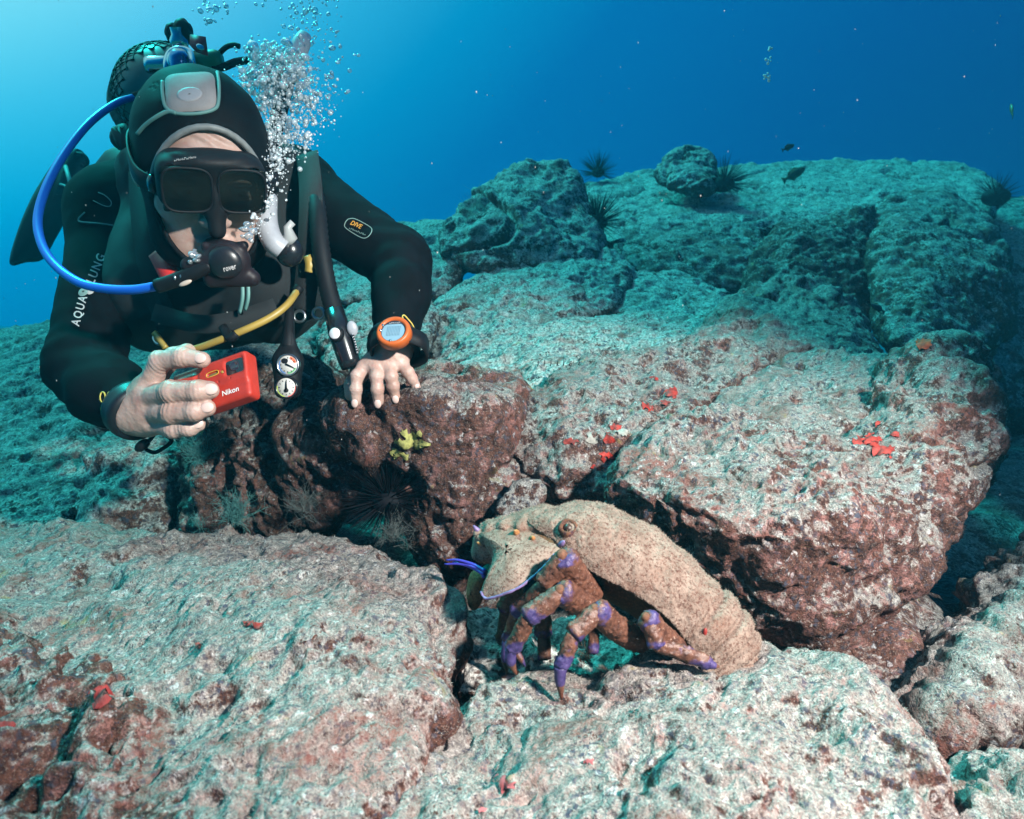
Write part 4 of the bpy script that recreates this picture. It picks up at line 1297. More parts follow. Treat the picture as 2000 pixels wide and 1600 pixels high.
F = [(0, 1, 2), (0, 2, 3), (0, 3, 4), (5, 7, 6), (5, 8, 7), (5, 9, 8)] + [f for j in range(5) for f in ((j, j + 5, (j + 1) % 5 + 5), (j, (j + 1) % 5 + 5, (j + 1) % 5))]
tgo = mesh_obj('tag', np.array(V), np.array(F), M_REDTAG, tank, smooth_shade=False)
V_, F_ = ball(A(391, 92, 1.043), (.007, .0012, .0042), [(.85, 0, -.5), (0, 1, 0), (.5, 0, .85)], 14, 8); mesh_obj('tag_eyelet', V_, F_, M_CHROME, tgo)
for pts, r in (([(418, 118, 1.09), (428, 105, 1.09), (442, 92, 1.085), (456, 88, 1.08), (468, 91, 1.08)], .0042), ([(416, 132, 1.09), (436, 131, 1.09), (462, 121, 1.085), (490, 117, 1.08)], .0062)):
    V_, F_ = tube(spline([A(*p) for p in pts], 6), r, 9); mesh_obj('spare_hose', V_, F_, M_BLACK, tank)

# ---- buoyancy vest
vest = thing('buoyancy_vest', 'black buoyancy vest buckled round the diver\'s chest and shoulders', 'dive vest', Vector(A(410, 480, 1.1)))
vf = Field((-.62, .78, -.30), (-.17, 1.9, .33), .009)
for s, x0, x1 in ((-1, 290, 318), (1, 552, 530)):
    vf.join(vf.cone(A(x0, 345, 1.09), A(x1, 560, 1.04), .040, .055), .03)
    vf.join(vf.cone(A(x0, 345, 1.09), A((x0 + 405) / 2, 290, 1.24), .045, .05), .03)
vf.join(vf.cone(A(318, 570, 1.10), A(360, 560, 1.5), .10, .13), .05)
vf.join(vf.cone(A(530, 560, 1.10), A(430, 560, 1.5), .09, .12), .05)
vf.join(vf.cone(A(400, 330, 1.27), A(370, 420, 1.75), .12, .13), .05)
vf.join(vf.cone(A(330, 590, 1.06), A(510, 585, 1.06), .045, .045), .04)
vf.join(vf.cone(A(400, 500, 1.30), A(400, 540, 1.5), .16, .15), .05)
P3 = vf.P.reshape(-1, 3)
vf.D += (.004 * perlin(P3 / .06, 17) + .003 * perlin(P3 / .03, 18)).reshape(vf.shape)
V_, F_ = vf.mesh(1)
V_, F_ = components(V_, F_)[0]
V_, F_ = refine(V_, F_, px=5, passes=1)
mesh_obj('jacket', V_, F_, simple('cordura', (.0065, .0075, .0095), rough=.75, bump=.5, bscale=1400), vest); vest_bvh = bvh_of(V_, F_)
def strap_band(name, pts, w, mat, parent, th=.003, up=None):
    q_ = spline([A(*p) for p in pts], 6); T = np.gradient(q_, axis=0)
    Vs = []
    for p, t in zip(q_, T):
        sdir = np.cross(t, np.array(VW)); sdir /= max(np.linalg.norm(sdir), 1e-9)
        nrm = np.cross(sdir, t); nrm /= max(np.linalg.norm(nrm), 1e-9)
        for a, b in ((-1, -1), (1, -1), (1, 1), (-1, 1)): Vs.append(p + sdir * w * a + nrm * th * .5 * b)
    Fs = []
    for i in range(len(q_) - 1):
        for j in range(4):
            a, b = i * 4 + j, i * 4 + (j + 1) % 4
            Fs += [(a, b, b + 4), (a, b + 4, a + 4)]
    Fs += [(0, 2, 1), (0, 3, 2)]; n_ = (len(q_) - 1) * 4; Fs += [(n_, n_ + 1, n_ + 2), (n_, n_ + 2, n_ + 3)]
    return mesh_obj(name, np.array(Vs), np.array(Fs), mat, parent, smooth_shade=False)
M_WEB = simple('webbing', (.012, .013, .015), rough=.8, bump=.5, bscale=2500)
strap_band('shoulder_strap', [(600, 300, 1.05), (607, 370, 1.00), (606, 450, .985), (600, 540, .99), (590, 610, 1.0)], .017, M_WEB, vest)
strap_band('shoulder_strap', [(272, 330, 1.04), (276, 400, 1.01), (284, 470, .99), (300, 560, .985), (330, 640, 1.0)], .017, M_WEB, vest)
strap_band('chest_strap', [(300, 610, .985), (380, 632, .955), (450, 628, .95), (540, 600, .965)], .013, M_WEB, vest)
strap_band('yellow_tab', [(600, 500, .972), (604, 515, .970), (603, 532, .972)], .0055, M_YELLOW, vest)
strap_band('red_badge', [(306, 490, .925), (318, 512, .915), (332, 540, .910)], .013, M_RED, vest)
strap_band('piping', [(473, 545, .93), (474, 580, .93), (468, 612, .94)], .0022, M_PIPE, vest)
strap_band('piping', [(484, 545, .93), (485, 580, .93), (479, 606, .94)], .0022, M_PIPE, vest)
V_, F_ = tube(spline([A(304, 648, .985), A(300, 662, .98), A(308, 672, .975), A(318, 668, .975)], 6), .0022, 8); mesh_obj('clip', V_, F_, M_STEEL, vest)
strap_band('yellow_toggle', [(302, 650, .975), (312, 664, .97), (324, 680, .965)], .0036, M_YELLOW, vest, th=.006)
for x, y in ((585, 618), (622, 612), (468, 640)):
    P = [A(x + 11 * math.cos(a), y + 11 * math.sin(a), .985) for a in np.linspace(0, 2 * math.pi, 20, endpoint=False)]
    V_, F_ = tube(P, .0022, 7, closed=True); mesh_obj('ring', V_, F_, M_STEEL, vest)
for x, y, r in ((590, 605, .022), (250, 270, .03)):
    V_, F_ = ball(A(x, y, 1.03 if x > 300 else 1.16), (r, .02, r * .8), None, 16, 10); mesh_obj('pocket', V_, F_, M_BLACK, vest)
# torn-looking edge of the vest behind the hood, and the squared shoulder pad
prism([(216, 252, 1.14), (222, 246, 1.14), (228, 256, 1.14), (232, 243, 1.14), (238, 250, 1.14), (246, 242, 1.15), (262, 256, 1.15), (268, 300, 1.14), (240, 300, 1.13), (226, 280, 1.13)], -.01, .02, 'shoulder_flap', M_BLACK, vest, .08)
prism([(187, 318, 1.2), (205, 295, 1.2), (240, 280, 1.2), (270, 290, 1.18), (262, 350, 1.15), (215, 375, 1.16), (194, 362, 1.19)], -.02, .05, 'shoulder_pad', M_BLACK, vest, .12)

# inflator hose with its button and lever
infl = thing('inflator_hose', 'black corrugated inflator hose with a white button, hanging by the diver\'s left hand', 'inflator hose', Vector(A(660, 650, .98)))
P = spline([A(585, 330, 1.10), A(603, 350, 1.05), A(618, 400, 1.0), A(626, 480, .975), A(640, 560, .965), A(656, 620, .955)], 14)
V_, F_ = tube(P, [.0122 + .0011 * (i % 2) for i in range(len(P))], 14); mesh_obj('corrugated_tube', V_, F_, M_BLACK, infl)
P = [A(652, 606, .955), A(664, 650, .950), A(682, 705, .948), (A(686, 718, .948))]
V_, F_ = tube(P, [.0140, .0160, .0150, .013], 16); ib = mesh_obj('inflator_body', V_, F_, M_BLACKGLOSS, infl)
n_ = -np.array(VW) * .9 - np.array(X) * .25 + np.array(U) * .1
V_, F_ = lathe([(0.0001, .0042), (.0068, .0040), (.0078, .003), (.0078, -.004)], A(655, 652, .930), n_, 24); mesh_obj('button', V_, F_, M_WHITE, ib)
V_, F_ = lathe([(.0078, .001), (.0095, .002), (.0105, -.001), (.0105, -.006)], A(655, 652, .930), n_, 24); mesh_obj('button_ring', V_, F_, M_BLACK, ib)
V_, F_ = ball(A(688, 642, .94), (.0075, .004, .011), [(.97, .1, .2), (0, 1, 0), (-.2, 0, .97)], 16, 10); lv = mesh_obj('lever', V_, F_, M_GREYTUBE, ib)
V_, F_ = tube(spline([A(688, 652, .938), A(693, 668, .938), A(698, 690, .938)], 5), .0016, 6); mesh_obj('lever_arm', V_, F_, M_GREYTUBE, lv)
for t in range(7):
    V_, F_ = ball(A(690 + t * 1.25, 655 + t * 5, .9355), (.0016, .0012, .001), None, 8, 5); mesh_obj('lever_ridge', V_, F_, M_BLACK, lv)

# gauge console on its hose
con = thing('gauge_console', 'black console with two round white dials hanging below the diver\'s chest', 'gauge console', Vector(A(563, 700, .95)))
P = spline([A(566, 600, .98), A(565, 630, .965), A(564, 655, .955), A(563, 680, .95)], 6)
V_, F_ = tube(P, np.linspace(.0062, .0095, len(P)), 12); mesh_obj('hose', V_, F_, M_BLACK, con)
cf = Field(A(563, 720, .95) - .075, A(563, 720, .95) + .075, .0018)
ca = np.array([X, -VW, U])
cf.join(cf.cone(A(564, 655, .953), A(563, 705, .95), .008, .0185, flat=(VW, 1.5)), .004)
cf.join(cf.box(A(562, 733, .95), ca, (.0185, .0125, .033), .012), .012)
V_, F_ = cf.mesh(2); cb = mesh_obj('case', V_, F_, M_BLACK, con); con_bvh = bvh_of(V_, F_)
M_DIAL = simple('dial_face', (.62, .58, .54), rough=.4)
for k, (x, y) in enumerate(((563, 713), (560, 757))):
    c_ = A(x, y, .936)
    n_ = -np.array(VW)
    V_, F_ = lathe([(.0001, .0012), (.0135, .0012), (.0138, 0), (.0138, -.004)], c_, n_, 32); dl_ = mesh_obj('dial', V_, F_, M_DIAL, cb)
    V_, F_ = lathe([(.0132, .002), (.0145, .0034), (.0158, .002), (.016, -.005)], c_, n_, 32); mesh_obj('bezel', V_, F_, M_STEEL if k == 0 else M_BLACKGLOSS, cb)
    def mark(a0, a1, r0, r1, mat, name):
        aa = np.linspace(math.radians(a0), math.radians(a1), 8)
        V = np.array([c_ + n_ * .0016 + r * (math.cos(a) * np.array(X) + math.sin(a) * np.array(U)) for a in aa for r in (r0, r1)])
        F = np.array([f for i in range(7) for f in ((2 * i, 2 * i + 1, 2 * i + 3), (2 * i, 2 * i + 3, 2 * i + 2))])
        mesh_obj(name, V, F, mat, dl_)
    if k == 0:
        mark(15, 75, .0085, .0122, simple('dial_red', (.70, .16, .08), rough=.5), 'red_zone')
        mark(-90, -20, .0100, .0122, simple('dial_green', (.12, .36, .16), rough=.5), 'green_zone')
        mark(150, 255, .0112, .0125, simple('dial_blue', (.10, .22, .50), rough=.5), 'blue_zone')
    else:
        mark(-80, 10, .0120, .0132, simple('dial_red2', (.70, .12, .10), rough=.5), 'red_rim')
        mark(170, 260, .0120, .0132, simple('dial_lime', (.45, .55, .10), rough=.5), 'green_rim')
    for t in range(12):
        a = t * math.pi / 6
        d_ = math.cos(a) * np.array(X) + math.sin(a) * np.array(U)
        V_, F_ = tube([c_ + n_ * .0018 + d_ * .0088, c_ + n_ * .0018 + d_ * .0108], .00045, 4); mesh_obj('tick', V_, F_, M_BLACK, dl_)
    a = math.radians(-25 if k == 0 else 90)
    d_ = math.cos(a) * np.array(X) + math.sin(a) * np.array(U)
    V_, F_ = tube([c_ + n_ * .0024 - d_ * .003, c_ + n_ * .0024 + d_ * .009], [.0014, .0006], 6); mesh_obj('needle', V_, F_, M_BLACK, dl_)
    if k: V_, F_ = lathe([(.0001, .003), (.0028, .0028), (.003, .001)], c_ - np.array(U) * .004, n_, 12); mesh_obj('hub', V_, F_, M_BLACK, dl_)

# octopus hose
oct_ = thing('octopus_hose', 'yellow hose crossing below the diver\'s chest', 'hose', Vector(A(480, 640, .95)))
V_, F_ = tube(spline([A(582, 566, .97), A(560, 596, .945), A(525, 622, .93), A(470, 648, .92), A(420, 668, .92), A(380, 682, .93), A(330, 690, .96)], 8), .0050, 12)
mesh_obj('hose', V_, F_, M_YELLOW, oct_)
P = spline([A(584, 562, .972), A(578, 572, .968)], 4); V_, F_ = tube(P, .0072, 12); mesh_obj('ferrule', V_, F_, M_BLACK, oct_)
V_, F_ = tube(spline([A(436, 640, .925), A(450, 660, .915), A(462, 652, .915)], 5), .0065, 10); mesh_obj('clip', V_, F_, M_BLACK, oct_)

# ---- regulator with its blue hose
reg = thing('regulator', 'black regulator in the diver\'s mouth, fed by a looping blue hose', 'regulator', Vector(A(445, 500, .84)))
M_RUB = simple('regulator_rubber', (.014, .009, .012), rough=.5, spec=.25)
rf = Field(A(440, 500, .82) - .075, A(440, 500, .82) + .075, .0019)
rn = (-np.array(VW) * .90 - np.array(U) * .38 + np.array(X) * .12); rn /= np.linalg.norm(rn)
rx = np.array(X) - rn * np.array(X)[0] * rn[0]; rx = np.array(X) - rn * (np.array(X) @ rn); rx /= np.linalg.norm(rx); ru = np.cross(rn, rx); ru = ru if ru[2] > 0 else -ru
rc = A(444, 510, .815)
rf.join(rf.cone(H(0, -.068, .094), rc - rn * .014, .017, .023, flat=(U, 1.3)), .008)
rf.join(rf.ell(rc, np.array([rx, rn, ru]), (.0255, .016, .0245)), .010)
rf.join(rf.cone(rc - ru * .022 - rx * .022 + rn * -.004, rc - ru * .022 + rx * .024 - rn * .004, .0105, .0105), .008)
rf.join(rf.cone(rc - rx * .020, rc - rx * .045 - ru * .004, .012, .0095), .006)
for s in (-1, 1): rf.join(rf.cone(H(s * .012, -.064, .104), rc + rx * s * .022 + ru * .018, .0045, .0055), .004)
V_, F_ = rf.mesh(1); V_, F_ = refine(V_, F_, px=4, passes=1)
rb = mesh_obj('second_stage', V_, F_, M_RUB, reg); reg_bvh = bvh_of(V_, F_)
V_, F_ = lathe([(.0001, .0185), (.011, .0175), (.0160, .0150), (.0192, .0120), (.0200, .008)], rc, rn, 36)
pc = mesh_obj('purge_cover', V_, F_, simple('purge_black', (.010, .010, .013), rough=.35), reg); pc_bvh = bvh_of(V_, F_)
V_, F_ = lathe([(.0200, .008), (.0216, .0095), (.0224, .007), (.0222, .002)], rc, rn, 36); mesh_obj('cover_ring', V_, F_, M_RUB, reg)
lettering('rover', pc_bvh, 438, 531, 462, 525, 8, M_PRINT_W, pc, off=.0006, space=1.1)
P = spline([A(*p) for p in ((262, 190, 1.125), (225, 203, 1.09), (175, 240, 1.04), (128, 298, .995), (92, 362, .955), (74, 425, .925), (82, 478, .90), (110, 520, .88), (155, 552, .86), (205, 564, .845), (260, 566, .83), (312, 558, .82))], 10)
V_, F_ = tube(P, .0058, 14); mesh_obj('hose', V_, F_, M_BLUE, reg)
V_, F_ = tube([A(262, 190, 1.125), A(290, 182, 1.13), A(322, 166, 1.12)], .0075, 12); mesh_obj('hose_sleeve', V_, F_, M_BLACK, reg)
V_, F_ = tube(spline([A(308, 559, .82), A(345, 547, .815), A(385, 530, .81), A(412, 517, .81)], 6), .0088, 14); hs = mesh_obj('hose_sleeve', V_, F_, M_BLACK, reg)
for x, y, r in ((342, 543, .0016), (354, 540, .0020), (365, 535, .0024)):
    V_, F_ = ball(A(x, y, .806), (r, r, r * 1.8), None, 10, 6); mesh_obj('rivet', V_, F_, M_STEEL, hs)
V_, F_ = ball(A(362, 553, .806), (.0085, .002, .0028), [(.93, 0, .36), (0, 1, 0), (-.36, 0, .93)], 14, 8); mesh_obj('hose_tag', V_, F_, simple('tag_cream', (.50, .40, .33), rough=.5), hs)

# ---- snorkel
sn = thing('snorkel', 'grey ribbed snorkel clipped at the diver\'s left cheek, pale tip above the bubbles', 'snorkel', Vector(A(530, 430, .95)))
P = spline([A(521, 385, .93), A(520, 420, .92), A(524, 450, .915), (A(535, 474, .91)), A(552, 488, .915)], 12)
V_, F_ = tube(P, [.0138 + .0009 * (i % 2) for i in range(len(P))], 18); mesh_obj('ribbed_tube', V_, F_, M_GREYTUBE, sn)
P = spline([A(521, 388, .93), A(526, 310, .96), A(546, 220, .99), A(566, 140, 1.01), A(575, 118, 1.01)], 8)
V_, F_ = tube(P, .0112, 14); mesh_obj('barrel', V_, F_, M_BLACK, sn)
P = [A(573, 126, 1.0), A(579, 110, 1.0), A(590, 82, 1.0), A(597, 66, 1.0)]
V_, F_ = tube(P, [.0118, .0135, .0130, .0085], 18); mesh_obj('tip', V_, F_, simple('snorkel_tip', (.66, .60, .66), rough=.4), sn)
V_, F_ = ball(A(565, 492, .93), (.019, .016, .021), None, 18, 11); mesh_obj('purge_chamber', V_, F_, M_BLACKGLOSS, sn)
V_, F_ = tube([A(556, 476, .92), A(568, 462, .915), A(562, 444, .91), (A(572, 434, .91))], [.0085, .009, .0055, .0045], 12); mesh_obj('mouthpiece', V_, F_, simple('clear_silicone', (.34, .34, .34), rough=.35), sn)

# ---- dive computer on the left wrist
dc = thing('dive_computer', 'round dive computer with an orange rim strapped to the diver\'s left wrist', 'dive computer', Vector(A(770, 650, .93)))
cn = -np.array(VW) * .86 + np.array(U) * .46 - np.array(X) * .10; cn /= np.linalg.norm(cn)
cc = A(770, 651, .905)
V_, F_ = lathe([(.0165, .0058), (.0178, .0078), (.0205, .0080), (.0225, .0065), (.0232, .0030), (.0232, -.0065), (.0205, -.0085), (.0001, -.0085)], cc, cn, 44); mesh_obj('case', V_, F_, M_ORANGE, dc)
V_, F_ = lathe([(.0001, .0052), (.0168, .0052)], cc, cn, 40); mesh_obj('dial', V_, F_, simple('dial_rim', (.02, .03, .05), rough=.3), dc); dial_bvh = bvh_of(V_, F_)
scr, st, sb, so_ = new_mat('lcd_screen'); sb.inputs['Base Color'].default_value = (.20, .33, .42, 1); sb.inputs['Roughness'].default_value = .12; sb.inputs['Coat Weight'].default_value = .5
cx_ = np.array(X) - cn * (np.array(X) @ cn); cx_ /= np.linalg.norm(cx_); cu_ = np.cross(cx_, cn); cu_ = cu_ if cu_[2] > 0 else -cu_
aa = np.linspace(0, 2 * math.pi, 40, endpoint=False)
ring = [cc + cn * .0058 + cx_ * .0155 * math.cos(a) + cu_ * (min(.0115, .0152 * math.sin(a)) - .0010) for a in aa]
V = np.array([cc + cn * .0061] + ring); F = np.array([(0, 1 + j, 1 + (j + 1) % 40) for j in range(40)])
mesh_obj('screen', V, F, scr, dc)
for k in range(9):
    x_ = -.0085 + k * .0021
    V_, F_ = tube([cc + cn * .0063 + cx_ * x_ - cu_ * .008, cc + cn * .0063 + cx_ * (x_ + .0012) + cu_ * .007], .00025, 4); mesh_obj('screen_segment', V_, F_, simple('lcd_dark', (.10, .20, .28), rough=.3), dc)
marks(dial_bvh, 760, 633, 782, 632, 3, 6, M_PRINT_W, dc)
for a in (148, 178, 262):
    r_ = math.radians(a)
    V_, F_ = ball(cc + cn * .0068 + (cx_ * math.cos(r_) + cu_ * math.sin(r_)) * .0168, (.0022, .0022, .0022), None, 12, 8); mesh_obj('contact', V_, F_, M_CHROME, dc)
for s in (-1, 1):
    P = [cc - cn * .004 + cx_ * s * .020, cc - cn * .022 + cx_ * s * .036, cc - cn * .055 + cx_ * s * .034, cc - cn * .075 + cx_ * s * .006]
    q_ = spline(P, 6); Vs, Fs = [], []
    for p in q_: Vs += [p + cu_ * .012, p - cu_ * .012]
    for i in range(len(q_) - 1): Fs += [(2 * i, 2 * i + 1, 2 * i + 3), (2 * i, 2 * i + 3, 2 * i + 2)]
    w_ = mesh_obj('wrist_strap', np.array(Vs), np.array(Fs), M_BLACK, dc); md = w_.modifiers.new('thick', 'SOLIDIFY'); md.thickness = .003

# ---- the camera in the diver's right hand
camo = thing('compact_camera', 'red rubber-cased compact camera held in the diver\'s right hand', 'camera', Vector(A(425, 757, .885)))
ci = math.radians(17.5)
nx_ = np.array(X) * math.cos(ci) + np.array(U) * math.sin(ci); nu_ = np.array(U) * math.cos(ci) - np.array(X) * math.sin(ci)
yaw = math.radians(-10)
vw = np.array(VW)
kx = nx_ * math.cos(yaw) + vw * math.sin(yaw); kn0 = -vw * math.cos(yaw) + nx_ * math.sin(yaw)
tilt = math.radians(20)
kn = kn0 * math.cos(tilt) + nu_ * math.sin(tilt); ku = nu_ * math.cos(tilt) - kn0 * math.sin(tilt)
KA = np.array([kx, ku, kn]); kc = A(423, 757, .885)
def K(x, y, z): return kc + kx * x + ku * y + kn * z
kf = Field(kc - .075, kc + .075, .0014)
kf.join(kf.box(K(0, 0, 0), KA, (.0560, .0325, .0125), .0055), 0)
kf.join(kf.box(K(.020, .010, .0118), KA, (.0350, .0195, .0028), .0025), .004)
kf.join(kf.box(K(-.034, .006, .0120), KA, (.0145, .0155, .0040), .0038), .005)
kf.cut(kf.box(K(.0375, .0130, .0165), KA, (.0150, .0125, .0045), .0055), .002)
kf.cut(kf.box(K(.0060, .0125, .0150), KA, (.0088, .0030, .0035), .0022), .001)
kf.cut(kf.ell(K(.0195, .0110, .0150), KA, (.0030, .0030, .0030)), .001)
for x_, y_ in ((.0135, -.0015), (.031, -.0020)): kf.cut(kf.ell(K(x_, y_, .0135 if x_ < .02 else .0125), KA, (.0013, .0013, .002)), 0)
kf.join(kf.box(K(-.010, .0335, -.001), KA, (.0085, .0018, .0045), .0016), .002)
V_, F_ = kf.mesh(1); V_, F_ = refine(V_, F_, px=3.4, passes=1)
kb_ = mesh_obj('body', V_, F_, M_CAMRED, camo); cam_bvh = bvh_of(V_, F_)
lf = Field(K(.0372, .0135, .012) - .022, K(.0372, .0135, .012) + .022, .0009)
lf.join(lf.box(K(.0375, .0130, .0117), KA, (.0155, .0130, .0012), .001), 0)
V_, F_ = lf.mesh(1); lw = mesh_obj('lens_window', V_, F_, simple('lens_dark', (.012, .010, .014), rough=.08, coat=.6), camo)
V_, F_ = lathe([(.0001, .0004), (.0052, .0004), (.0068, .0010), (.0072, 0)], K(.0372, .0140, .0128), kn, 28); mesh_obj('lens', V_, F_, simple('lens_coating', (.030, .014, .022), rough=.1, coat=1.0), lw)
V_, F_ = ball(K(.0060, .0125, .0118), (.0082, .0024, .0012), KA, 14, 8); mesh_obj('flash', V_, F_, simple('flash_amber', (.20, .15, .06), rough=.2), camo)
rp = [K(.0060 + math.copysign(abs(math.cos(a)) ** .6, math.cos(a)) * .0090, .0125 + math.copysign(abs(math.sin(a)) ** .6, math.sin(a)) * .0032, .0146) for a in np.linspace(0, 2 * math.pi, 30, endpoint=False)]
V_, F_ = tube(rp, .0005, 6, closed=True); mesh_obj('flash_rim', V_, F_, simple('amber_edge', (.75, .42, .05), rough=.35), camo)
V_, F_ = ball(K(.0195, .0110, .0135), (.0022, .0022, .0012), KA, 12, 8); mesh_obj('sensor', V_, F_, simple('sensor_amber', (.35, .22, .05), rough=.2), camo)
V_, F_ = lathe([(.0001, .002), (.0038, .0018), (.0042, .0008), (.0042, -.001)], K(.0060, .0325, .0), ku, 22); mesh_obj('power_button', V_, F_, M_CAMRED, camo)
p0, p1 = K(.0165, -.0225, .0125), K(.0405, -.0225, .0125)
a_, b_, _ = to_px(np.array([p0, p1]))
lettering('Nikon', cam_bvh, a_[0], b_[0], a_[1], b_[1], 10, simple('camera_print', (.85, .82, .80), rough=.5), camo, off=.0005, lean=.25)
V_, F_ = tube(spline([K(-.056, .012, 0), K(-.066, .010, -.002), K(-.070, -.002, -.003), K(-.064, -.014, 0), K(-.056, -.012, 0)], 6), .0028, 8); mesh_obj('strap_lug', V_, F_, M_RED, camo)
P = spline([K(-.062, -.014, 0), A(318, 800, .93), A(300, 850, .93), A(282, 872, .925), A(300, 884, .92), A(318, 876, .92), A(335, 862, .925), A(325, 850, .93)], 8)
V_, F_ = tube(P, .0028, 8); wl = mesh_obj('wrist_lanyard', V_, F_, M_BLACK, camo)
V_, F_ = ball(A(278, 870, .915), (.012, .008, .007), [(.8, 0, .6), (0, 1, 0), (-.6, 0, .8)], 14, 8); mesh_obj('lanyard_toggle', V_, F_, M_BLACK, wl)
# ------------------------------------------------------------------ slipper lobster
def attr_mesh(o, name, vals):
    a = o.data.attributes.new(name, 'FLOAT', 'POINT'); a.data.foreach_set('value', np.asarray(vals, np.float32))
def lobster_leg_mat():
    m, t, b, o = new_mat('lobster_leg'); g = NG(t)
    at_ = t.nodes.new('ShaderNodeAttribute'); at_.attribute_name = 'tint'
    tc = t.nodes.new('ShaderNodeTexCoord'); v = tc.outputs['Object']
    n = g.noise(v, 180, 4, 0.7); n2 = g.noise(v, 60, 3, 0.6)
    br = g.mix(g.rng(n, 0.35, 0.65), (.048, .018, .012), (.145, .060, .036))
    br = g.mix(g.rng(g.noise(v, 520, 2, 0.6), 0.64, 0.70, 0, .7), br, (.36, .25, .19))
    pu = g.mix(g.rng(n, 0.35, 0.65), (.022, .015, .080), (.072, .050, .155))
    k = g.rng(g.math('ADD', at_.outputs['Fac'], g.math('MULTIPLY', g.math('SUBTRACT', n2, 0.5), 1.7)), 0.40, 0.62)
    c = g.mix(k, br, pu)
    c = g.mix(g.rng(at_.outputs['Fac'], 1.5, 1.9), c, (.46, .19, .06))
    c = g.mix(g.rng(at_.outputs['Fac'], -0.5, -0.9), c, (.11, .035, .02))
    t.links.new(c, b.inputs['Base Color']); b.inputs['Roughness'].default_value = 0.5
    bp = t.nodes.new('ShaderNodeBump'); bp.inputs['Strength'].default_value = 0.6; bp.inputs['Distance'].default_value = 0.001
    t.links.new(g.noise(v, 420, 3, 0.7), bp.inputs['Height']); t.links.new(bp.outputs[0], b.inputs['Normal'])
    return m
def lobster_shell_mat(name, a, c, d):
    m, t, b, o = new_mat(name); g = NG(t)
    tc = t.nodes.new('ShaderNodeTexCoord'); v = tc.outputs['Object']
    x = g.mix(g.rng(g.noise(v, 45, 5, 0.65), 0.35, 0.65), a, c)
    x = g.mix(g.rng(g.noise(v, 330, 3, 0.75), 0.50, 0.60, 0, .85), x, d)
    x = g.mix(g.rng(g.noise(v, 16, 3, 0.6), 0.55, 0.70, 0, .5), x, (.19, .105, .075))
    t.links.new(x, b.inputs['Base Color']); b.inputs['Roughness'].default_value = 0.85; b.inputs['Specular IOR Level'].default_value = 0.2
    bp = t.nodes.new('ShaderNodeBump'); bp.inputs['Strength'].default_value = 0.9; bp.inputs['Distance'].default_value = 0.0014
    t.links.new(g.noise(v, 380, 4, 0.75), bp.inputs['Height']); t.links.new(bp.outputs[0], b.inputs['Normal'])
    return m
M_LEG = lobster_leg_mat()
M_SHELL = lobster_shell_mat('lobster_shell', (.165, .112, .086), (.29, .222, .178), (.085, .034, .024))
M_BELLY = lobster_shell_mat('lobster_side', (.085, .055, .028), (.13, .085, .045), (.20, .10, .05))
M_FUZZ = simple('lobster_fuzz', (.31, .24, .195), rough=.9)
M_VIOLET = simple('violet_edge', (.16, .11, .24), rough=.5, noise=.3, nscale=200)
M_SPINE = simple('lobster_spine', (.34, .15, .05), rough=.6, noise=.4, nscale=300)
M_ANT = simple('antennule_blue', (.035, .03, .30), rough=.4)
lob = thing('slipper_lobster', 'tan fuzzy slipper lobster with purple jointed legs, crouching between the rocks', 'lobster', at(1180, 1320, .66))
RID = [(1022, 1004, .712), (1050, 994, .711), (1095, 986, .708), (1155, 983, .702), (1240, 1013, .695), (1320, 1068, .688), (1378, 1122, .682), (1432, 1168, .676), (1468, 1215, .668), (1481, 1265, .660), (1470, 1312, .652)]
MAR = [(1092, 1066, .660), (1098, 1070, .655), (1112, 1078, .648), (1152, 1098, .640), (1212, 1128, .634), (1275, 1166, .630), (1328, 1212, .628), (1366, 1262, .624), (1390, 1304, .620), (1402, 1330, .620), (1406, 1346, .622)]
Rs = spline([A(*p) for p in RID], 11); Ms = spline([A(*p) for p in MAR], 11)
LAT = -np.array(VW) * .93 + np.array(X) * -.18 + np.array(U) * .12; LAT /= np.linalg.norm(LAT)
TH = np.concatenate([np.linspace(-1.08, 1.0, 56), [1.05, 1.10]])
sh = []
for i in range(len(Rs)):
    a = Ms[i] - Rs[i]; la = (a @ LAT); dv = a - la * LAT
    for th in TH:
        f_ = th * math.pi / 2
        p = Rs[i] + LAT * la * math.copysign(abs(math.sin(f_)) ** .9, f_) + dv * (1 - max(math.cos(f_), -.2) ** .85 if math.cos(f_) > 0 else 1 - math.cos(f_))
        sh.append(p)
n1, n2 = len(Rs), len(TH)
ii = np.arange(n1 * n2).reshape(n1, n2)
Q = np.stack([ii[:-1, :-1], ii[1:, :-1], ii[1:, 1:], ii[:-1, 1:]], -1).reshape(-1, 4)
T_ = np.concatenate([Q[:, [0, 1, 2]], Q[:, [0, 2, 3]]])
CV = np.array(sh); N = vnormals(CV, T_)
if (N[ii[n1 // 2, 28]] @ np.array(U)) < 0: T_ = T_[:, ::-1]; N = -N
ss = np.repeat(np.linspace(0, 1, n1), n2)
disp = .0022 * perlin(CV / .022, 3) + .0012 * perlin(CV / .008, 4)
for c in (.66, .745, .83, .91): disp -= .0042 * np.exp(-((ss - c) / .011) ** 2) - .0018 * np.exp(-((ss - c - .03) / .022) ** 2)
disp += .0035 * np.exp(-((np.tile(TH, n1)) / .10) ** 2) * (.5 + .5 * np.sin(ss * 60)) * (ss < .62)          # row of blunt knobs along the back
CV = CV + N * disp[:, None]
CV, T_ = refine(CV, T_, px=2.2, passes=3); N = vnormals(CV, T_)
gr = np.clip(.42 - worley(CV / .0058, 5), 0, .4) * .0042 * (.4 + .6 * (perlin(CV / .03, 6) > -.1))      # granules
CV = CV + N * (gr + .0006 * perlin(CV / .0028, 8))[:, None]; N = vnormals(CV, T_)
shell = mesh_obj('carapace', CV, T_, M_SHELL, lob)
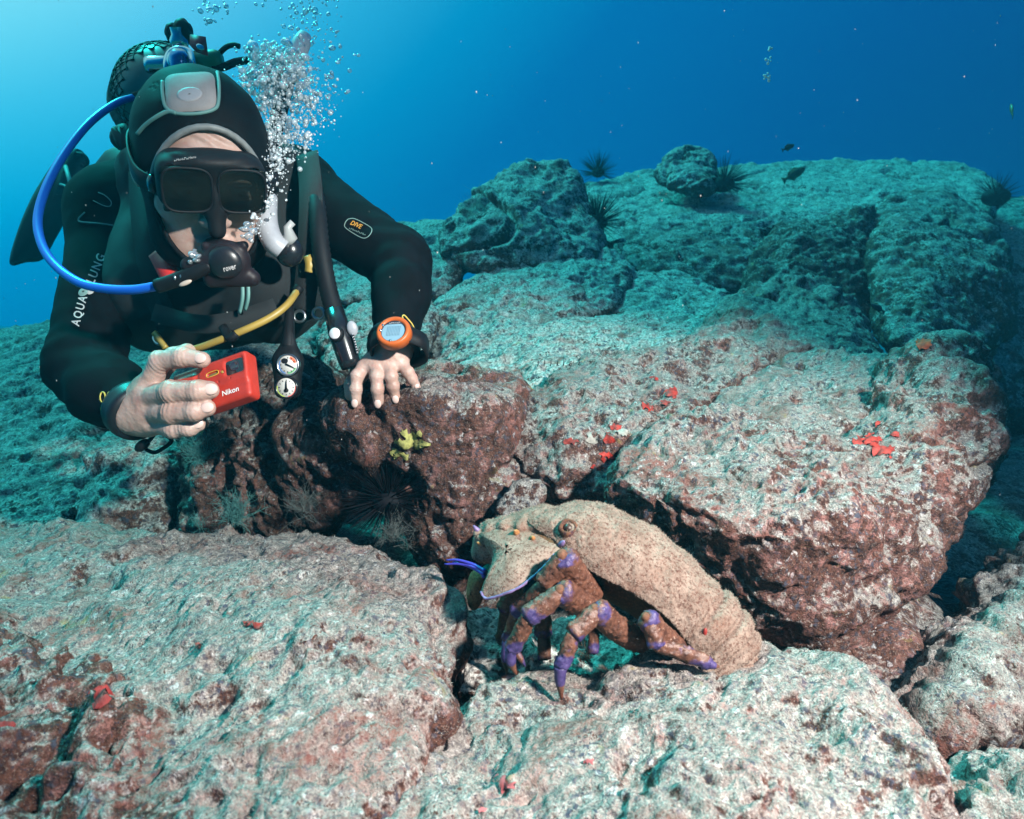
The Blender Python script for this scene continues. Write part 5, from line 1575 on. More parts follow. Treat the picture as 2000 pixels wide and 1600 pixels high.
md = shell.modifiers.new('thick', 'SOLIDIFY'); md.thickness = .003; md.offset = -1
lob_bvh = bvh_of(CV, T_)
# fuzz: fine upright hairs caught with silt
r_ = np.random.default_rng(21)
def fuzz(name, V, F, N, count, ln, wd, mat, parent, mask=None, bend=.35, up=None):
    tri = V[F]; ar = np.linalg.norm(np.cross(tri[:, 1] - tri[:, 0], tri[:, 2] - tri[:, 0]), axis=1)
    if mask is not None: ar = ar * mask
    k = r_.choice(len(F), count, p=ar / ar.sum())
    b = r_.random((count, 2)); fl_ = b.sum(1) > 1; b[fl_] = 1 - b[fl_]
    t = tri[k]; p = t[:, 0] + b[:, :1] * (t[:, 1] - t[:, 0]) + b[:, 1:] * (t[:, 2] - t[:, 0])
    n = N[F[k, 0]] + r_.normal(size=(count, 3)) * bend
    if up is not None: n = n + np.asarray(up)
    n /= np.linalg.norm(n, axis=1)[:, None]
    s = np.cross(n, r_.normal(size=(count, 3))); s /= np.linalg.norm(s, axis=1)[:, None]
    L = (ln * (.5 + r_.random(count)))[:, None]
    W_ = wd * (.6 + .8 * r_.random(count))[:, None]
    mid = p + n * L * .55 + s * L * .08
    Vh = np.stack([p - s * W_ - n * .0005, p + s * W_ - n * .0005, mid + s * W_ * .7, mid - s * W_ * .7, p + n * L + s * L * .3], 1).reshape(-1, 3)
    q = np.arange(count)[:, None] * 5
    Fh = np.concatenate([q + [0, 1, 2], q + [0, 2, 3], q + [3, 2, 4]])
    o = mesh_obj(name, Vh, Fh, mat, parent)
    return tag(o, kind='stuff')
fuzz('fuzz', CV, T_, N, 22000, .0017, .00016, M_FUZZ, lob, bend=.6)
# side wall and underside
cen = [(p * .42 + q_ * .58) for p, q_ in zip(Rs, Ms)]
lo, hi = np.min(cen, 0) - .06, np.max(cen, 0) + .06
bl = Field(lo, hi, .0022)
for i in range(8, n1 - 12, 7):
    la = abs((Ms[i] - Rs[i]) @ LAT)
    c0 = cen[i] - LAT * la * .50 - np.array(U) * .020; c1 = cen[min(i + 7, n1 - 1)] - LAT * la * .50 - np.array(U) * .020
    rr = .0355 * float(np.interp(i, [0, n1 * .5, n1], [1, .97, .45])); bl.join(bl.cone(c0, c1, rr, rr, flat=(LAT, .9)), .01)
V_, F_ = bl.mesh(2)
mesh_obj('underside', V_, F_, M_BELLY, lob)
# flattened antenna plates
def plate(name, pts, bulge, th, mat, parent, edge=None):
    q_ = spline([A(*p) for p in pts] + [A(*pts[0])], 5)[:-1]
    c = q_.mean(0); n = len(q_)
    V, F = [], []
    rings = [0, .25, .5, .72, .88, .97, 1.0]
    nrm = np.zeros(3)
    for j in range(n): nrm += np.cross(q_[j] - c, q_[(j + 1) % n] - c)
    nrm /= np.linalg.norm(nrm)
    if nrm @ np.array(VW) > 0: nrm = -nrm
    for side in (1, -1):
        for t in rings:
            for p in q_:
                x = c + (p - c) * t
                V.append(x + nrm * (bulge * (1 - t * t) + side * th * .5 * (1 - t ** 6)))
    m = len(rings)
    for sd in range(2):
        for i in range(m - 1):
            for j in range(n):
                a, b = (sd * m + i) * n + j, (sd * m + i) * n + (j + 1) % n
                F += [(a, a + n, b + n), (a, b + n, b)] if sd == 0 else [(a, b + n, a + n), (a, b, b + n)]
    V = np.array(V); F = np.array(F)
    N_ = vnormals(V, F)
    V = V + N_ * (.0011 * perlin(V / .012, 6) + .0006 * perlin(V / .004, 7))[:, None]
    o = mesh_obj(name, V, F, mat, parent)
    return o, V, F, q_
pl, PV, PF, pq = plate('antenna_plate', [(932, 1042, .705), (962, 1030, .705), (1010, 1018, .700), (1060, 1030, .685), (1086, 1048, .672), (1102, 1074, .655), (1068, 1105, .648), (1022, 1142, .640), (985, 1160, .642), (950, 1168, .652), (940, 1156, .658), (953, 1122, .672), (962, 1092, .684), (948, 1068, .695)], .011, .006, M_SHELL, lob)
fuzz('fuzz', PV, PF, vnormals(PV, PF), 5000, .0015, .00016, M_FUZZ, pl, bend=.6)
ed = spline([A(1090, 1074, .656), A(1064, 1105, .644), A(1022, 1142, .636), A(985, 1160, .638), A(950, 1169, .648), A(939, 1156, .655)], 8)
V_, F_ = tube(ed, .0013, 7); V_ = V_ + vnormals(V_, F_) * (.0006 * perlin(V_ / .004, 3))[:, None]; mesh_obj('plate_edge', V_, F_, M_VIOLET, pl)
pl2, PV, PF, pq = plate('antenna_plate', [(914, 1150, .735), (918, 1120, .735), (930, 1114, .73), (942, 1125, .725), (946, 1150, .725), (940, 1180, .73), (925, 1193, .735), (915, 1180, .735)], .006, .008, lobster_shell_mat('lobster_plate_dark', (.20, .11, .05), (.30, .18, .09), (.12, .05, .03)), lob)
# knobbly brow between the plates
hb = Field(A(985, 1060, .70) - .06, A(985, 1060, .70) + .06, .0018)
hb.join(hb.cone(A(965, 1052, .715), A(1060, 1040, .70), .020, .028), .01)
hb.join(hb.cone(A(945, 1075, .72), A(990, 1065, .71), .013, .022), .01)
for x, y, d, r in ((935, 1040, .705, .005), (945, 1058, .70, .006), (958, 1036, .70, .006), (985, 1030, .692, .006), (1015, 1032, .684, .0065), (938, 1085, .715, .007), (1000, 1050, .684, .006), (1045, 1030, .683, .006)):
    hb.join(hb.ell(A(x, y, d), np.eye(3), (r, r, r)), .005)
P3 = hb.P.reshape(-1, 3); hb.D += (.0022 * perlin(P3 / .010, 31) + .0010 * perlin(P3 / .005, 32)).reshape(hb.shape)
V_, F_ = hb.mesh(1); ho_ = mesh_obj('head', V_, F_, M_SHELL, lob)
fuzz('fuzz', V_, F_, vnormals(V_, F_), 5000, .0016, .00016, M_FUZZ, ho_, bend=.6)
for x, y, d, up, m_ in ((932, 1036, .704, (-.5, -.2, .8), M_VIOLET), (943, 1062, .698, (-.8, -.3, .3), M_SPINE), (1008, 1040, .676, (-.2, -.7, .5), M_SPINE), (1040, 1052, .668, (0, -.8, .5), M_SPINE), (1098, 1062, .655, (.2, -.7, .6), M_VIOLET)):
    u_ = np.array(up) / np.linalg.norm(up)
    V_, F_ = tube([A(x, y, d) - u_ * .006, A(x, y, d) + u_ * .001, A(x, y, d) + u_ * .007], [.0040, .0030, .0008], 9); mesh_obj('spine', V_, F_, m_, lob)
# eye in its raised socket
ep = cast_pt(lob_bvh, 1110, 1030, 0) or at(1110, 1030, .68)
ep = np.array(ep); en = -ep / np.linalg.norm(ep) * .8 + np.array(U) * .5; en /= np.linalg.norm(en)
V_, F_ = lathe([(.0105, -.005), (.0090, .0012), (.0070, .0026), (.0056, .0016), (.0053, -.003)], ep, en, 26); V_ = V_ + vnormals(V_, F_) * (.0014 * perlin(V_ / .006, 9))[:, None]
sk = mesh_obj('eye_socket', V_, F_, lobster_shell_mat('socket', (.085, .032, .018), (.17, .085, .05), (.04, .018, .03)), lob)
V_, F_ = ball(ep - en * .0028, (.0054, .0054, .0054), None, 20, 12)
em, et, eb, eo = new_mat('eye'); gg = NG(et); tc_ = et.nodes.new('ShaderNodeTexCoord')
et.links.new(gg.mix(gg.rng(gg.noise(tc_.outputs['Object'], 220, 3, .6), .4, .6), (.008, .004, .003), (.045, .016, .007)), eb.inputs['Base Color']); eb.inputs['Roughness'].default_value = .45
mesh_obj('eye', V_, F_, em, sk)
for P in ([(946, 1122, .69), (925, 1110, .70), (900, 1102, .705), (868, 1102, .71)], [(948, 1116, .69), (925, 1103, .70), (895, 1094, .705), (872, 1094, .71)], [(946, 1128, .69), (938, 1115, .695), (920, 1106, .70), (884, 1098, .71)]):
    V_, F_ = tube(spline([A(*p) for p in P], 6), np.linspace(.0023, .0009, 19), 7); mesh_obj('antennule', V_, F_, M_ANT, lob)
# walking legs
def leg(segs, claw, tints):
    """hard jointed limb: each segment a shell of its own, flared where the next one plugs in"""
    P = [A(*q[:3]) for q in segs]; top = None
    for i in range(len(P) - 1):
        r0, r1 = segs[i][3], segs[i + 1][3]
        ax = P[i + 1] - P[i]; L = np.linalg.norm(ax); ax = ax / L
        bow = np.cross(ax, np.array(VW)); bow /= max(np.linalg.norm(bow), 1e-6)
        t = np.array([-.05, 0, .06, .2, .4, .6, .78, .88, .95, 1.0, 1.04])
        rr = np.array([.45, .66, .74, .86, .95, 1.0, 1.06, 1.14, 1.16, 1.04, .6]) * (r0 + (r1 - r0) * np.clip(t, 0, 1)) * 1.02
        q = [P[i] + ax * L * a + bow * L * .035 * math.sin(math.pi * min(max(a, 0), 1)) for a in t]
        V, F = tube(q, rr, 16)
        # a little flattened, with a keel along the upper edge
        c = P[i] + np.clip(((V - P[i]) @ ax), 0, L)[:, None] * ax
        d = V - c
        vw = np.array(VW) - ax * (np.array(VW) @ ax); vw /= np.linalg.norm(vw)
        d = d - (d @ vw)[:, None] * vw * .18
        keel = np.clip((d @ np.array(U)) / np.maximum(np.linalg.norm(d, axis=1), 1e-6) - .72, 0, 1)
        V = c + d * (1 + .5 * keel)[:, None]
        V, F = refine(V, F, px=2.2, passes=4); N_ = vnormals(V, F)
        g_ = np.clip(.46 - worley(V / .0040, 7), 0, .46) * .0040 + .0007 * perlin(V / .007, 41) + .0004 * perlin(V / .0025, 42)
        V = V + N_ * g_[:, None]
        s_ = np.clip(((V - P[i]) @ ax) / L, 0, 1)
        tint = tints[i + 1] * .56 * np.clip((s_ - .74) / .24, 0, 1) + tints[i] * .5 * np.clip((.12 - s_) / .12, 0, 1)
        under = np.clip(-((V - c.mean(0)) @ np.array(U)) / max(r0, .004), 0, 1)
        tint = np.maximum(tint, .50 * under * (r0 < .0100) + .10 * i)
        o = mesh_obj('leg' if top is None else 'leg_segment', V, F, M_LEG, lob if top is None else top)
        attr_mesh(o, 'tint', tint)
        if top is None: top = o
        if i + 1 < len(P) - 1:                        # pale joint membrane showing between two shells
            V, F = ball(P[i + 1] + ax * r1 * .25, (r1 * .52,) * 3, None, 14, 9)
            mesh_obj('joint', V, F, M_JOINT, top)
    if claw:
        q = spline([A(*c[:3]) for c in claw], 6); r = np.interp(np.linspace(0, 1, len(q)), np.linspace(0, 1, len(claw)), [c[3] for c in claw])
        V, F = tube(q, r, 10)
        c_ = mesh_obj('claw', V, F, M_LEG, top)
        k = np.clip(np.concatenate([np.repeat(np.linspace(0, 1, len(q)), 10), [0, 1]]), 0, 1)
        attr_mesh(c_, 'tint', np.where(k < .62, .9 - .3 * k, -1.2 * (k - .5) * 2))
    return top
M_JOINT = simple('joint_membrane', (.12, .048, .024), rough=.8, noise=.4, nscale=300)
leg([(1160, 1166, .655, .0150), (1100, 1088, .620, .0112), (1064, 1140, .628, .0090), (1008, 1195, .655, .0078), (992, 1250, .668, .0062)], [(992, 1250, .668, .006), (988, 1285, .67, .005), (990, 1314, .672, .001)], [0, .9, .5, .8, .9])
leg([(1178, 1196, .648, .0125), (1096, 1154, .608, .0098), (1030, 1204, .608, .0084), (999, 1268, .620, .0066)], [(999, 1268, .620, .0062), (998, 1292, .620, .005), (1009, 1318, .622, .0010)], [0, .95, .6, 1.0 * .84])
V_, F_ = tube([A(1008, 1274, .62), A(1018, 1288, .621), A(1026, 1302, .622)], [.0035, .0028, .0008], 8); o_ = mesh_obj('spur', V_, F_, M_LEG, lob); attr_mesh(o_, 'tint', np.full(len(V_), .5))
leg([(1258, 1258, .642, .0135), (1165, 1192, .602, .0096), (1118, 1238, .594, .0080), (1095, 1302, .594, .0060)], [(1095, 1302, .594, .006), (1094, 1330, .595, .0048), (1097, 1366, .598, .0010)], [0, .95, .7, .84])
leg([(1328, 1266, .632, .0115), (1263, 1207, .604, .0082), (1283, 1262, .602, .0072), (1385, 1297, .604, .0048)], [(1385, 1297, .604, .0046), (1395, 1300, .604, .0032), (1405, 1303, .605, .0008)], [0, .95, .84, .8])
leg([(1010, 1130, .72, .010), (990, 1190, .735, .0105), (985, 1250, .74, .0085), (970, 1312, .735, .006)], None, [.9, .9, .9, .9])
leg([(1062, 1195, .715, .0085), (1060, 1240, .72, .0080), (1063, 1288, .715, .0060)], None, [.9, .9, .9])
leg([(1157, 1220, .70, .006), (1158, 1275, .70, .005)], None, [.9, .9])
# tail end tucked under
for t in range(5):
    V_, F_ = ball(A(1395 + t * 17, 1318 + (t % 2) * 6, .655 + .004 * t), (.016, .012, .0085), None, 16, 10)
    V_ = V_ + vnormals(V_, F_) * (.001 * perlin(V_ / .006, 5 + t))[:, None]
    mesh_obj('tail_fan', V_, F_, M_SHELL, lob)
V_, F_ = ball(np.array(cast_pt(lob_bvh, 1376, 1236, -.001) or at(1376, 1236, .63)), (.0022, .002, .0050), None, 12, 8); mesh_obj('red_spot', V_, F_, simple('dark_red', (.22, .015, .01), rough=.6), lob)

# ------------------------------------------------------------------ sea urchins
M_URCHIN = simple('urchin_black', (.004, .004, .007), rough=.7, spec=.15)
def urchin(label, x, y, d, r, ln, count, seed, up=(0, -.3, .9)):
    c = A(x, y, d); g_ = np.random.default_rng(seed)
    o = thing('sea_urchin', label, 'sea urchin', Vector(c), 'black sea urchins')
    V, F = ball(c, (r, r, r * .7), None, 18, 11); mesh_obj('body', V, F, M_URCHIN, o)
    u_ = np.array(up) / np.linalg.norm(up); sp = []
    for k in range(count):
        n = g_.normal(size=3); n /= np.linalg.norm(n)
        if n @ u_ < -.35: n = -n
        L = ln * (.7 + .5 * g_.random())
        sp.append(tube([c + n * r * .6, c + n * (r + L * .5), c + n * (r + L)], [ln * .017, ln * .013, ln * .003], 4, caps=False))
    V, F = merge(sp); tag(mesh_obj('spines', V, F, M_URCHIN, o), kind='stuff')
urchin('black sea urchin on the skyline between the two upright boulders', 1168, 338, 3.7, .035, .085, 150, 1)
urchin('black sea urchin at the right foot of the hump-backed boulder', 1165, 435, 2.42, .040, .075, 170, 2)
urchin('black sea urchin at the right foot of the small perched boulder', 1412, 360, 2.95, .05, .075, 170, 3)
urchin('large black sea urchin with long spines in the dark hole under the brown rock', 758, 975, 1.0, .030, .046, 280, 4, (0, -.8, .3))
urchin('sea urchin in the gap at the far right end of the plateau', 1945, 385, 3.2, .06, .06, 130, 5)

# ------------------------------------------------------------------ sponges and algae on the rocks
M_SPONGE = simple('red_sponge', (.29, .018, .010), rough=.65, noise=.45, nscale=160, bump=.5, bscale=500)
M_WSPONGE = simple('white_crust', (.28, .26, .23), rough=.8, noise=.2, nscale=200, bump=.5, bscale=500)
def sponge(rock_key, spots, mat, name='red_sponge', seed=1, th=.0030, thr=.10):
    """thin ragged crust grown on the rock's own surface"""
    V, F, ro = ROCK[rock_key]; N = vnormals(V, F)
    x, y, d = to_px(V)
    front = (N * V).sum(1) < 0
    for i, (cx, cy, rx, ry) in enumerate(spots):
        e = 1 - np.sqrt(((x - cx) / rx) ** 2 + ((y - cy) / ry) ** 2)
        cand = (e > -.6) & front
        if not cand.any(): continue
        idx = np.nonzero(cand)[0]
        sc = rx / FPX * float(np.median(d[idx]))
        fl_ = e[idx] + .75 * perlin(V[idx] / (sc * .42), seed + i) + .45 * perlin(V[idx] / (sc * .16), seed + i + 9)
        val = np.full(len(V), -1.); val[idx] = fl_ - thr
        k = (val[F] > 0).all(1)
        if k.sum() < 4: continue
        f = F[k]; u_, inv = np.unique(f, return_inverse=True)
        off = np.clip(val[u_] * 2.2, 0, 1) * th * (.7 + .6 * (perlin(V[u_] / .004, seed) + .5)) + .0003
        for Vc, Fc in components(V[u_] + N[u_] * off[:, None], inv.reshape(-1, 3)): mesh_obj(name, Vc, Fc, mat, ro)
sponge('D', [(1692, 862, 40, 16), (1716, 876, 34, 18), (1748, 850, 12, 12), (1715, 832, 9, 8)], M_SPONGE, seed=2)
sponge('E', [(1310, 768, 20, 14), (1300, 790, 16, 11), (1278, 742, 10, 8), (1112, 862, 22, 11), (1190, 858, 18, 14), (1200, 836, 22, 10), (1185, 892, 16, 14), (1178, 916, 24, 9), (1155, 912, 10, 7), (1165, 838, 10, 6), (1265, 795, 16, 12)], M_SPONGE, seed=3)
sponge('E', [(1158, 858, 20, 16), (1215, 846, 18, 12)], M_WSPONGE, 'white_sponge', seed=4)
sponge('B', [(498, 1220, 32, 9), (390, 1262, 14, 6), (166, 1123, 14, 6)], M_SPONGE, seed=5)
M_DKSP = simple('dark_red_sponge', (.22, .012, .010), rough=.7, noise=.4, nscale=120, bump=.5, bscale=400)
sponge('C', [(200, 1366, 26, 30), (15, 1425, 30, 16), (45, 1440, 16, 9), (390, 1540, 28, 18)], M_DKSP, seed=6)
sponge('A', [(985, 1530, 24, 16), (1150, 1490, 14, 8), (940, 1585, 18, 9)], simple('pink_sponge', (.36, .085, .09), rough=.8, noise=.4, nscale=150), 'pink_sponge', seed=7)
sponge('F', [(800, 858, 30, 22), (782, 885, 20, 16), (820, 868, 22, 10)], simple('yellow_sponge', (.27, .25, .075), rough=.85, noise=.4, nscale=160, bump=.6, bscale=700), 'yellow_sponge', seed=8, th=.004, thr=.02)
sponge('D', [(1806, 676, 16, 12)], simple('orange_sponge', (.42, .06, .015), rough=.7, noise=.35, nscale=120), 'orange_sponge', seed=9, th=.005, thr=-.2)
def feather(label, px, py, d, size, n, mat, seed, spread=.8, lean=(0, -.2, .9)):
    """soft branching tuft of filaments"""
    g_ = np.random.default_rng(seed); c = A(px, py, d); parts = []
    u_ = np.array(lean) / np.linalg.norm(lean)
    for k in range(n):
        dr = u_ + g_.normal(size=3) * spread; dr /= np.linalg.norm(dr)
        L = size * (.5 + .6 * g_.random())
        base = c + g_.normal(size=3) * size * .10
        b1 = base + dr * L * .5 + g_.normal(size=3) * L * .10; b2 = base + dr * L + g_.normal(size=3) * L * .16
        parts.append(tube([base, b1, b2], [size * .011, size * .008, size * .003], 3, caps=False))
        for j in range(7):
            t = .25 + .7 * g_.random(); s = base + (b2 - base) * t
            e = s + (dr * .6 + g_.normal(size=3) * .8) * L * .22
            parts.append(tube([s, (s + e) / 2 + g_.normal(size=3) * L * .02, e], [size * .006, size * .005, size * .002], 3, caps=False))
    V, F = merge(parts)
    o = mesh_obj('algae_tuft', V, F, mat, origin=c); tag(o, label, 'seaweed', 'soft algae tufts among the rocks')
M_ALG_T = simple('algae_teal', (.07, .20, .19), rough=.8)
M_ALG_G = simple('algae_grey', (.10, .11, .105), rough=.8)
M_ALG_B = simple('algae_brown', (.14, .10, .07), rough=.8)
M_ALG_P = simple('algae_pale', (.26, .25, .22), rough=.8)
feather('teal feathery tuft at the foot of the dark brown rock, the widest one', 462, 1015, 1.09, .050, 60, M_ALG_T, 1)
feather('small upright teal tuft left of the widest feathery tuft', 392, 1028, 1.10, .026, 26, M_ALG_T, 2, .5)
feather('grey feathery tuft in the shade under the hanging gauge console', 590, 1000, 1.06, .045, 46, M_ALG_G, 3)
feather('pale grey tuft just below the large black urchin', 765, 1050, .95, .038, 44, M_ALG_G, 4)
feather('teal wisp below the fist that holds the camera', 392, 900, 1.20, .045, 40, M_ALG_T, 5)
feather('pale wispy tuft on the left face of the hump-backed boulder', 930, 420, 2.36, .075, 40, M_ALG_P, 6)
feather('brown wispy tuft on the flat rock above the big overhanging boulder', 1525, 712, 1.25, .028, 26, M_ALG_B, 7)
feather('pale wispy tuft beside the red spots behind the overhanging boulder', 1430, 780, 1.06, .028, 26, M_ALG_P, 8)
feather('brown tuft in the seam at the lobster\'s feet', 1150, 1290, .70, .022, 22, M_ALG_B, 9)
feather('dark tuft on the speckled slab edge right of the seam', 715, 1395, .55, .020, 24, M_ALG_B, 10)

# short turf fuzz on the near rocks
M_TURF = simple('turf_fuzz', (.105, .058, .042), rough=.9, noise=.5, nscale=40)
M_SILTFUZZ = simple('silt_fuzz', (.40, .37, .33), rough=.9, noise=.3, nscale=60)
for key, cnt, ln, wd in (('F', 12000, .0042, .00020), ('G', 6000, .0052, .00025), ('D', 11000, .0034, .00018), ('E', 6000, .0036, .0002), ('B', 9000, .0026, .00013), ('C', 6000, .0028, .00013), ('A', 8000, .0023, .00012)):
    V, F, ro = ROCK[key]
    N = vnormals(V, F)
    x, y, dd = to_px(V)
    vis = (x > -60) & (x < 2060) & (y > -50) & (y < 1660) & (dd > .1) & ((N * V).sum(1) < 0.15 * np.linalg.norm(V, axis=1))
    cl = np.clip(perlin(V / .035, 61) + .35 * perlin(V / .011, 62) - .05, 0, 1) ** 1.2
    w = (vis * (cl + .015))[F[:, 0]]
    fuzz('turf', V, F, N, cnt, ln, wd, M_TURF if key in 'FGDC' else M_SILTFUZZ, ro, mask=w, bend=.6, up=(0, 0, .35))
# stubby black filaments on the pale slab
st_ = []
for x in (1050, 1062, 1075, 1088, 1100, 1112, 1130):
    p = A(x, 716 - (x - 1050) * .03, 1.20)
    st_.append(tube([p, p + np.array([.001, 0, .005]), p + np.array([.001, 0, .011])], [.0010, .0009, .0006], 5))
for k, (V_, F_) in enumerate(st_):
    o_ = mesh_obj('worm_tube', V_, F_, M_BLACK); tag(o_, 'short black worm tube standing on the edge of the pale slab', 'worm tube', 'row of black worm tubes')

# ------------------------------------------------------------------ fish
def fish(label, x, y, d, ln, head, mat, seed, band=None):
    """head: image direction of the snout"""
    c = A(x, y, d); hd_ = np.array(X) * head[0] + np.array(U) * head[1] + np.array(VW) * head[2]; hd_ /= np.linalg.norm(hd_)
    up = np.array(U) - hd_ * (np.array(U) @ hd_); up /= np.linalg.norm(up); sd = np.cross(hd_, up)
    o = thing('fish', label, 'fish', Vector(c))
    prof = [(.50, .012), (.44, .07), (.34, .125), (.20, .165), (.02, .17), (-.16, .125), (-.30, .07), (-.38, .045), (-.42, .045)]
    V, F = [], []; m = 14
    for s, h in prof:
        for j in range(m):
            a = j * 2 * math.pi / m
            V.append(c + hd_ * s * ln + up * math.cos(a) * h * ln + sd * math.sin(a) * h * ln * .48)
    for i in range(len(prof) - 1):
        for j in range(m):
            a, b = i * m + j, i * m + (j + 1) % m
            F += [(a, b, b + m), (a, b + m, a + m)]
    V += [c + hd_ * .515 * ln, c - hd_ * .425 * ln]; k = len(prof) * m
    for j in range(m): F += [(k, (j + 1) % m, j), (k + 1, k - m + j, k - m + (j + 1) % m)]
    bo = mesh_obj('body', np.array(V), np.array(F), mat, o)
    def finp(name, pts, th=.012, mt=None):
        P = [c + hd_ * a * ln + up * b * ln for a, b in pts]
        n = len(P); V = [p + sd * th * ln for p in P] + [p - sd * th * ln for p in P]
        F = [(0, j, j + 1) for j in range(1, n - 1)] + [(n, n + j + 1, n + j) for j in range(1, n - 1)] + [f for j in range(n) for f in ((j, j + n, (j + 1) % n + n), (j, (j + 1) % n + n, (j + 1) % n))]
        mesh_obj(name, np.array(V), np.array(F), mt or mat, o, smooth_shade=False)
    finp('tail_fin', [(-.40, .03), (-.56, .16), (-.53, .0), (-.56, -.16), (-.40, -.03)])
    finp('dorsal_fin', [(.22, .155), (.10, .235), (-.20, .19), (-.30, .07), (-.1, .14)])
    finp('anal_fin', [(.0, -.165), (-.16, -.215), (-.28, -.07), (-.16, -.12)])
    for s in (-1, 1):
        V_, F_ = ball(c + hd_ * .38 * ln + up * .03 * ln + sd * s * .052 * ln, (.016 * ln,) * 3, None, 8, 6); mesh_obj('eye', V_, F_, M_BLACK, o)
M_FISH_G = simple('fish_olive', (.060, .075, .030), rough=.4, noise=.3, nscale=40)
M_FISH_D = simple('fish_dark', (.018, .020, .022), rough=.4)
fish('small dark fish swimming above the plateau, nose up to the right', 1540, 288, 3.0, .066, (.85, .42, .2), M_FISH_D, 1)
fish('olive fish with a blue tail just over the plateau edge', 1552, 340, 2.9, .112, (.85, .50, .1), M_FISH_G, 2)
fish('olive fish near the right edge high in the blue water', 1976, 215, 1.9, .052, (.25, .9, .5), M_FISH_G, 3)
fish('black and white fish in the shadow beside the rounded speckled rock', 1714, 602, 1.62, .036, (-.8, .5, .1), M_FISH_D, 4)

# ------------------------------------------------------------------ bubbles
def bubble_mat(name, white=0.0):
    m = bpy.data.materials.new(name); m.use_nodes = True; t = m.node_tree; t.nodes.clear(); g = NG(t)
    out = t.nodes.new('ShaderNodeOutputMaterial')
    lw_ = t.nodes.new('ShaderNodeLayerWeight'); lw_.inputs['Blend'].default_value = .42
    tr = t.nodes.new('ShaderNodeBsdfTransparent'); tr.inputs[0].default_value = (.93, .97, 1, 1)
    gl = t.nodes.new('ShaderNodeBsdfGlossy'); gl.inputs['Roughness'].default_value = .14; gl.inputs['Color'].default_value = (.95, .97, 1, 1)
    mx = t.nodes.new('ShaderNodeMixShader')
    f = g.math('MINIMUM', g.math('ADD', g.math('MULTIPLY', lw_.outputs['Facing'], 1.35), .10), 1.0)
    t.links.new(f, mx.inputs[0]); t.links.new(tr.outputs[0], mx.inputs[1]); t.links.new(gl.outputs[0], mx.inputs[2])
    if white:
        df = t.nodes.new('ShaderNodeBsdfDiffuse'); df.inputs[0].default_value = (.9, .93, .95, 1)
        m2 = t.nodes.new('ShaderNodeMixShader'); m2.inputs[0].default_value = white
        t.links.new(mx.outputs[0], m2.inputs[1]); t.links.new(df.outputs[0], m2.inputs[2]); t.links.new(m2.outputs[0], out.inputs[0])
    else:
        t.links.new(mx.outputs[0], out.inputs[0])
    return m
M_BUB = bubble_mat('bubble', .10); M_FROTH = bubble_mat('froth', .36)
gb = np.random.default_rng(33)
bub_mesh = []
for s in range(4):
    V, F = ball((0, 0, 0), (1, 1, .78 - .06 * s), None, 18, 11)
    V = V * (1 + .10 * perlin(V * 1.3, s))[:, None]
    me = bpy.data.meshes.new('bubble'); me.from_pydata([tuple(v) for v in V], [], [tuple(int(i) for i in f) for f in F])
    me.polygons.foreach_set('use_smooth', np.ones(len(F), bool)); me.materials.append(M_BUB); bub_mesh.append(me)
nb = [0]
def bubble(px, py, d, rpx, lab, grp):
    o = bpy.data.objects.new('bubble', bub_mesh[int(gb.integers(4))]); COL.objects.link(o)
    o.location = at(px, py, d); r = rpx / FPX * d; o.scale = (r * (.9 + .3 * gb.random()), r, r * (.85 + .3 * gb.random()))
    o.rotation_euler = (gb.normal() * .4, gb.normal() * .5, gb.random() * 6)
    tag(o, lab, 'bubble', grp); nb[0] += 1
for k in range(140):
    t = gb.random()
    py = 250 * (1 - t) ** 1.2 - 10
    px = 590 + 45 * (1 - t) * .3 + gb.normal() * (30 + 14 * t) + (10 if py > 120 else 15)
    bubble(px, py, .95 + .10 * gb.random(), float(np.clip(gb.lognormal(1.05, .5), 1.2, 9)), 'clear air bubble rising above the white froth beside the diver\'s hood', 'bubbles rising above the froth')
for k in range(9):
    bubble(545 + gb.normal() * 36, 150 + gb.normal() * 55, .93, float(7 + 7 * gb.random()), 'large wobbling air bubble in the white froth beside the hood', 'large bubbles in the froth')
for k in range(34):
    bubble(408 + gb.normal() * 22, 2 + abs(gb.normal()) * 26, .98 + .08 * gb.random(), float(np.clip(gb.lognormal(1.15, .5), 1.2, 7)), 'clear air bubble above the tank valve at the top of the photo', 'bubbles above the tank valve')
for x, y, d, r in ((378, 497, .80, 9), (384, 508, .80, 7), (372, 512, .80, 5), (381, 488, .80, 4), (388, 500, .795, 5)):
    bubble(x, y, d, r, 'bright bubble clinging under the left corner of the regulator', 'bubbles under the regulator')
for x, y, d, r in ((478, 448, .80, 11), (486, 462, .80, 9), (494, 452, .805, 8), (482, 438, .805, 7), (490, 470, .80, 6), (474, 462, .795, 5)):
    bubble(x, y, d, r, 'bubble spilling from the right side of the regulator', 'bubbles beside the mouthpiece')
for x, y, d, r in ((291, 350, .83, 7), (297, 358, .825, 8), (290, 338, .83, 4), (283, 325, .835, 4), (295, 372, .825, 5), (279, 316, .84, 3)):
    bubble(x, y, d, r, 'tiny bubble caught at the left edge of the mask', 'bubbles along the mask edge')
fro = []
def froth(px, py, sx, sy, d, sd, n, r0):
    for k in range(int(n * 1.25)):
        V, F = ball(A(px + gb.normal() * sx, py + gb.normal() * sy, d + gb.normal() * sd), 1.0, None, 7, 5)
        c = V.mean(0); r = float(np.clip(gb.lognormal(0, .7), .3, 5.0)) * r0 * .66 / FPX * d
        fro.append((c + (V - c) * np.array([r * (.8 + .5 * gb.random()), r, r * (.8 + .5 * gb.random())]), F))
froth(545, 142, 26, 22, .96, .022, 1500, 2.3)
froth(530, 112, 22, 14, .96, .02, 260, 2.2)
froth(520, 190, 22, 24, .95, .025, 480, 1.9)
